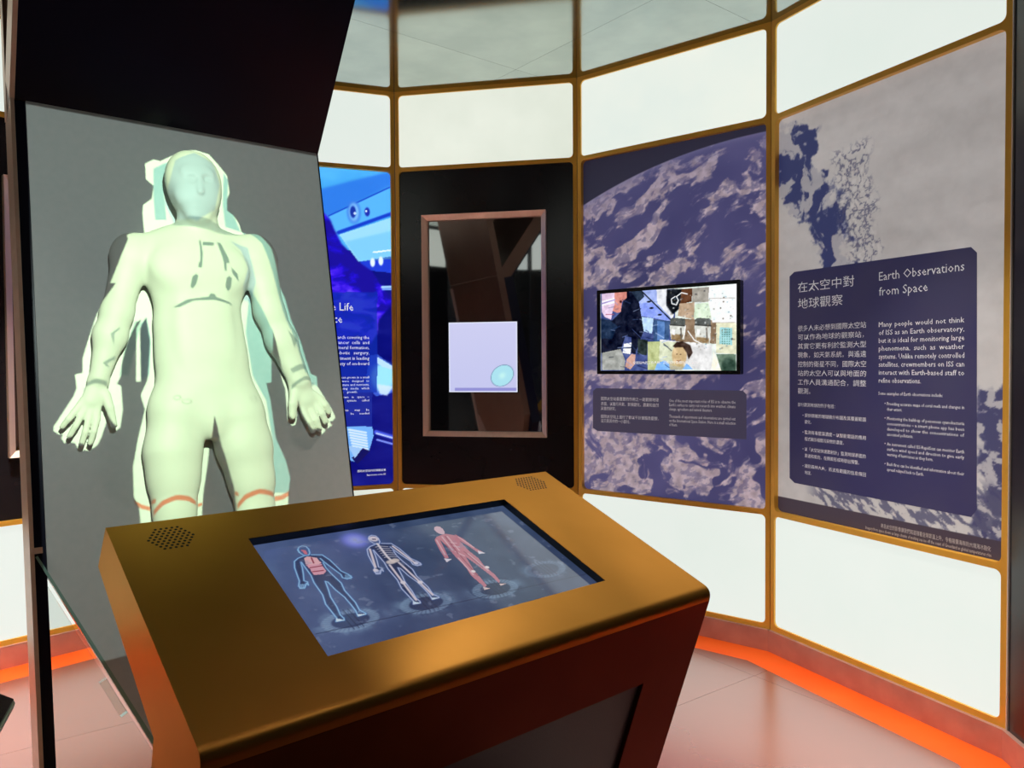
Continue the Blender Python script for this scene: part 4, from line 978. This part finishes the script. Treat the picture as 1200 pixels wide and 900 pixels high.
# front face with recess
FP = Plane(K3(0, p_out), KH, -(KM * e.x + Z * e.y))
fh = (Vector(fl_) - p_out).length; ft = [(0, 0), (0, -fh), (KW, -fh), (KW, 0)]; fhole = [(0.205, -0.215), (0.205, -fh + 0.12), (KW - 0.205, -fh + 0.12), (KW - 0.205, -0.215)]
tris = tessellate_polygon([[Vector((a, b, 0)) for a, b in ft], [Vector((a, b, 0)) for a, b in fhole]])
kb = mesh_obj('body', V, F, M_BRONZE, ki)
kb.data.polygons.foreach_set('use_smooth', [True] * len(kb.data.polygons)); kb.data.set_sharp_from_angle(angle=math.radians(28))
slab_obj('front_plate', FP, ft, -0.013, 0.0005, M_BRONZE_SHADED, ki, holes=[fhole])
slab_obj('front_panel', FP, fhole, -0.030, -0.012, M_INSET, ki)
slab_obj('screen_surround', KP, rect(SU0 - 0.004, -SV1 - 0.004, SU1 + 0.004, -SV0 + 0.004), -DEP - 0.012, -DEP - 0.0005, M_TVBEZEL, ki)
for (a, b, c, d) in ((SU0, -SV0 - 0.0012, SU1, -SV0 - 0.0002), (SU1 - 0.0012, -SV1, SU1 - 0.0002, -SV0), (SU0 + 0.0002, -SV1, SU0 + 0.0012, -SV0), (SU0, -SV1 + .0002, SU1, -SV1 + .0012)):
    slab_obj('opening_liner', KP, rect(a, b, c, d), -DEP, -0.0015, M_TVBEZEL, ki)
# speaker grilles
def grille(cu, cvv, ru, rv, sp):
    parts = []
    rows = int(rv / (sp * .87)) ; 
    for j in range(-rows, rows + 1):
        for i in range(-20, 21):
            a = (i + 0.5 * (j % 2)) * sp; b = j * sp * 0.87
            if abs(a) <= ru - abs(b) / rv * ru * 0.45 and abs(b) <= rv: parts.append(slab(KP, circle(cu + a, -(cvv + b), sp * 0.30, 6), 0.0, 0.0004))
    V, F = merge(parts); o = mesh_obj('speaker_grille', V, F, M_DARK, ki); tag(o, kind='stuff')
grille(0.125, 0.082, 0.062, 0.047, 0.0125); grille(1.279, 0.064, 0.062, 0.043, 0.0115)
# touch screen picture
cv = Canvas(SU0 + .0015, -SV1 + .0015, SU1 - .0015, -SV0 - .0015, 560, (70, 80, 120))
A, B = cv.A, cv.B
kpx = lambda pts: KP.ats(pts, -DEP)
n = fbm(A * 14, B * 14, 7, 5); hgt = (B + SV1) / (SV1 - SV0)
cv.C[:] = np.array([58, 72, 106]) + (hgt[..., None]) * np.array([8, 12, 14]); cv.C += (n[..., None] - .5) * 30
cr2 = sstep(SU0 + .45, SU0 + .05, A); cv.C += cr2[..., None] * np.array([20, 20, 28])
g6 = lambda pts: kpx([(340 + x / 6.43, 600 + y / 6.43) for x, y in pts])
bc = kpx([(416, 633)])[0]; dd = np.hypot(A - bc[0], B - bc[1]); cv.blend(np.exp(-(dd / .034) ** 4) * 1.0, (98, 104, 255)); cv.blend(np.exp(-(dd / .030) ** 2) * 1.0, (190, 200, 255)); cv.blend(np.exp(-(dd / .09) ** 2) * .3, (84, 98, 180))
f0 = kpx([(411, 727)])[0]
heads = [kpx([(355.5, 646)])[0], kpx([(438, 633)])[0], kpx([(514.5, 622)])[0]]
offs = [(hd[0] - heads[0][0], hd[1] - heads[0][1]) for hd in heads]
ringc = [(f0[0] + o[0], f0[1] + o[1]) for o in offs] + [kpx([(639, 667)])[0]]
for i, rc in enumerate(ringc):
    x = (A - rc[0]) / 0.070; y = (B - rc[1]) / 0.036; r = np.hypot(x, y); th = np.arctan2(y, x)
    teeth = 0.55 + 0.45 * (np.sin(th * 34) > -.3)
    sc_ = 1.0 if i < 3 else .6
    cv.blend(sstep(.62, .72, r) * sstep(1.06, .96, r) * teeth * .55 * sc_, (150, 178, 206))
    cv.blend(np.exp(-((r - 1) / .3) ** 2) * sstep(.3, .7, fbm(A * 40, B * 40, 3, 4)) * .45 * sc_, (140, 170, 200))
    if i < 3: cv.blend(sstep(.68, .6, r) * .5, (40, 50, 86))
    for dx in (-.012, .0, .012): cv.line([(rc[0] + dx, rc[1] + .04), (rc[0] + dx + .006, rc[1] - .03)], .0015, (34, 40, 70), .5)
hz = kpx([(370, 743), (690, 672)]); cv.line(hz, 0.0012, (40, 46, 76), .7)
OUT = [[(112, 328), (60, 348), (32, 372), (34, 420), (55, 480), (70, 520), (64, 560), (80, 575), (110, 570), (125, 535), (138, 552), (130, 525), (104, 518), (100, 470), (92, 420), (80, 378)],
       [(85, 378), (130, 440), (158, 480), (180, 532), (245, 625), (268, 695), (320, 760), (352, 800), (346, 826), (408, 815), (405, 800), (378, 775), (352, 715), (305, 640), (290, 590), (265, 522), (285, 528), (340, 585), (410, 642), (460, 700), (495, 745), (512, 785), (570, 770), (568, 762), (522, 738), (492, 682), (410, 590), (385, 535), (310, 465), (270, 420), (248, 380)],
       [(158, 322), (240, 322), (300, 362), (350, 410), (385, 445), (440, 470), (465, 492), (430, 505), (395, 495), (382, 470), (330, 432), (255, 375), (228, 350)]]
HEAD = [(58, 285), (66, 265), (90, 255), (120, 260), (140, 280), (148, 308), (140, 325), (118, 328), (95, 322), (70, 305)]
def shift(P, o): return [(a + o[0], b + o[1]) for a, b in P]
tor = [(112, 332), (150, 322), (235, 335), (262, 385), (315, 470), (385, 540), (410, 595), (492, 690), (520, 740), (505, 765), (455, 700), (340, 590), (270, 525), (310, 650), (350, 720), (385, 790), (360, 805), (268, 700), (245, 628), (180, 535), (125, 435), (82, 378), (100, 470), (110, 540), (75, 545), (50, 470), (32, 378), (60, 350)]
arm2 = [(235, 325), (300, 365), (385, 447), (455, 490), (400, 492), (330, 432), (245, 372)]
for i, o in enumerate(offs):
    q = lambda P: shift(g6(P), o)
    if i == 2:
        cv.poly(q(HEAD), (214, 180, 196)); cv.poly(q(tor), (196, 128, 146)); cv.poly(q(arm2), (196, 128, 146))
        for P in ([(110, 350), (170, 470)], [(160, 345), (230, 470)], [(200, 540), (290, 690)], [(300, 500), (440, 650)], [(180, 430), (240, 440)], [(160, 400), (225, 405)], [(50, 380), (85, 510)], [(260, 350), (370, 440)], [(190, 480), (260, 520)]): cv.line(q(P), .0022, (226, 190, 200), .8)
        for P in ([(140, 345), (210, 500)], [(225, 520), (330, 700)], [(270, 480), (400, 620)], [(120, 420), (150, 470)]): cv.line(q(P), .0018, (140, 74, 96), .7)
        cv.poly(q([(345, 800), (408, 815), (350, 828)]), (236, 206, 206)); cv.poly(q([(505, 770), (570, 768), (515, 788)]), (236, 206, 206))
        for c in ((300, 660), (440, 620)): cv.disc(*q([c])[0], .006, (240, 226, 230))
        cv.poly(q([(65, 545), (135, 550), (80, 580)]), (226, 220, 234)); cv.poly(q([(400, 470), (465, 492), (400, 500)]), (226, 220, 234))
        continue
    glow = (150, 200, 240) if i == 0 else (190, 200, 236)
    cv.poly(q(tor), (38, 46, 78), .6); cv.poly(q(arm2), (38, 46, 78), .6)
    for P in OUT + [HEAD]:
        cv.line(q(P), .0040, (70, 110, 190), .40, closed=False); cv.line(q(P), .0016, glow, .95)
    cv.line(q([HEAD[-1], HEAD[0]]), .0021, glow)
    if i == 0:
        cv.poly(q([(105, 348), (130, 335), (200, 345), (235, 385), (215, 395), (150, 400), (118, 395)]), (232, 180, 188)); cv.poly(q([(120, 400), (235, 392), (272, 445), (252, 468), (178, 475), (150, 430)]), (222, 162, 180))
        for P in ([(160, 345), (178, 385)], [(150, 420), (240, 405)], [(170, 450), (250, 440)]): cv.line(q(P), .0018, (140, 50, 74))
        cv.poly(q([(82, 285), (115, 288), (135, 320), (108, 318)]), (206, 120, 140))
    else:
        cv.disc(*q([(100, 285)])[0], .013, (226, 214, 226)); cv.disc(*q([(96, 288)])[0], .003, (70, 60, 90)); cv.disc(*q([(112, 288)])[0], .003, (70, 60, 90))
        cv.line(q([(125, 325), (190, 430), (225, 470)]), .0035, (226, 218, 226))
        for j in range(6):
            y = 345 + j * 17; x = 105 + j * 12; cv.line(q([(x, y + 8), (x + 45, y), (x + 105, y + 4)]), .0012, (210, 206, 226), .9)
        cv.disc(*q([(215, 475)])[0], .014, (222, 208, 206), .9, ry=.009); cv.disc(*q([(252, 462)])[0], .012, (222, 208, 206), .9, ry=.009)
        for P in ([(200, 500), (285, 640)], [(290, 650), (375, 790)], [(280, 480), (430, 640)], [(435, 650), (520, 745)], [(55, 370), (78, 520)], [(250, 345), (400, 470)]): cv.line(q(P), .0032, (220, 208, 220))
        for c in ((288, 645), (432, 642), (76, 545), (420, 482)): cv.disc(*q([c])[0], .007, (224, 216, 228))
    for P in ([(345, 800), (408, 815), (350, 828)], [(505, 770), (570, 768), (515, 788)]): cv.poly(q(P), (206, 226, 244))
    for k_ in range(4): cv.line(q([(80 + k_ * 12, 545), (72 + k_ * 12, 578)]), .0012, glow, .8); cv.line(q([(415, 475 + k_ * 7), (462, 480 + k_ * 8)]), .0012, glow, .8)
deb = fbm(A * 30 + 3, B * 40, 19, 4); cv.blend(sstep(.70, .78, deb) * .35, (150, 160, 186))
cv.build('touch_screen', KP, -DEP, print_mat('touch_screen_picture', 0.80, 0.03, 0.18, 1.0, 1.6), ki)

# ------------------------------------------------------------------ corner of a held tablet at the left edge, set on a stand for support
zt = 0.92
C_ = floor_pt(16, 819, zt); da = (floor_pt(0, 813, zt) - C_).normalized(); db = (floor_pt(0, 848, zt) - C_).normalized()
SPp = Plane((0, 0, zt), (1, 0, 0), (0, 1, 0))
quad = [C_, C_ + da * 0.30, C_ + da * 0.30 + db * 0.22, C_ + db * 0.22]
ar = sum(quad[i].x * quad[(i + 1) % 4].y - quad[(i + 1) % 4].x * quad[i].y for i in range(4))
if ar < 0: quad = quad[::-1]
mid = sum(quad, Vector((0, 0))) / 4
sd2 = empty('held_tablet', (mid.x, mid.y, 0.0), 'black held tablet, set on a stand, cut off by the left edge of the picture', 'stand')
slab_obj('tablet', SPp, [tuple(p) for p in quad], -0.018, 0.0, M_TVBEZEL, sd2)
slab_obj('tablet_rim', SPp, [tuple(mid + (p - mid) * 1.02) for p in quad], -0.012, -0.006, mat('pale_metal_rim', (0.5, 0.6, 0.55), 0.3, 0.6), sd2)
cc = Vector((mid.x, mid.y, zt - 0.018))
slab_obj('post', Plane((cc.x, cc.y, 0), (1, 0, 0), (0, 1, 0)), circle(0, 0, 0.025, 16), 0.0, cc.z, M_TVBEZEL, sd2)
slab_obj('foot_plate', Plane((cc.x, cc.y, 0), (1, 0, 0), (0, 1, 0)), circle(0, 0, 0.13, 24), 0.0, 0.012, M_TVBEZEL, sd2)
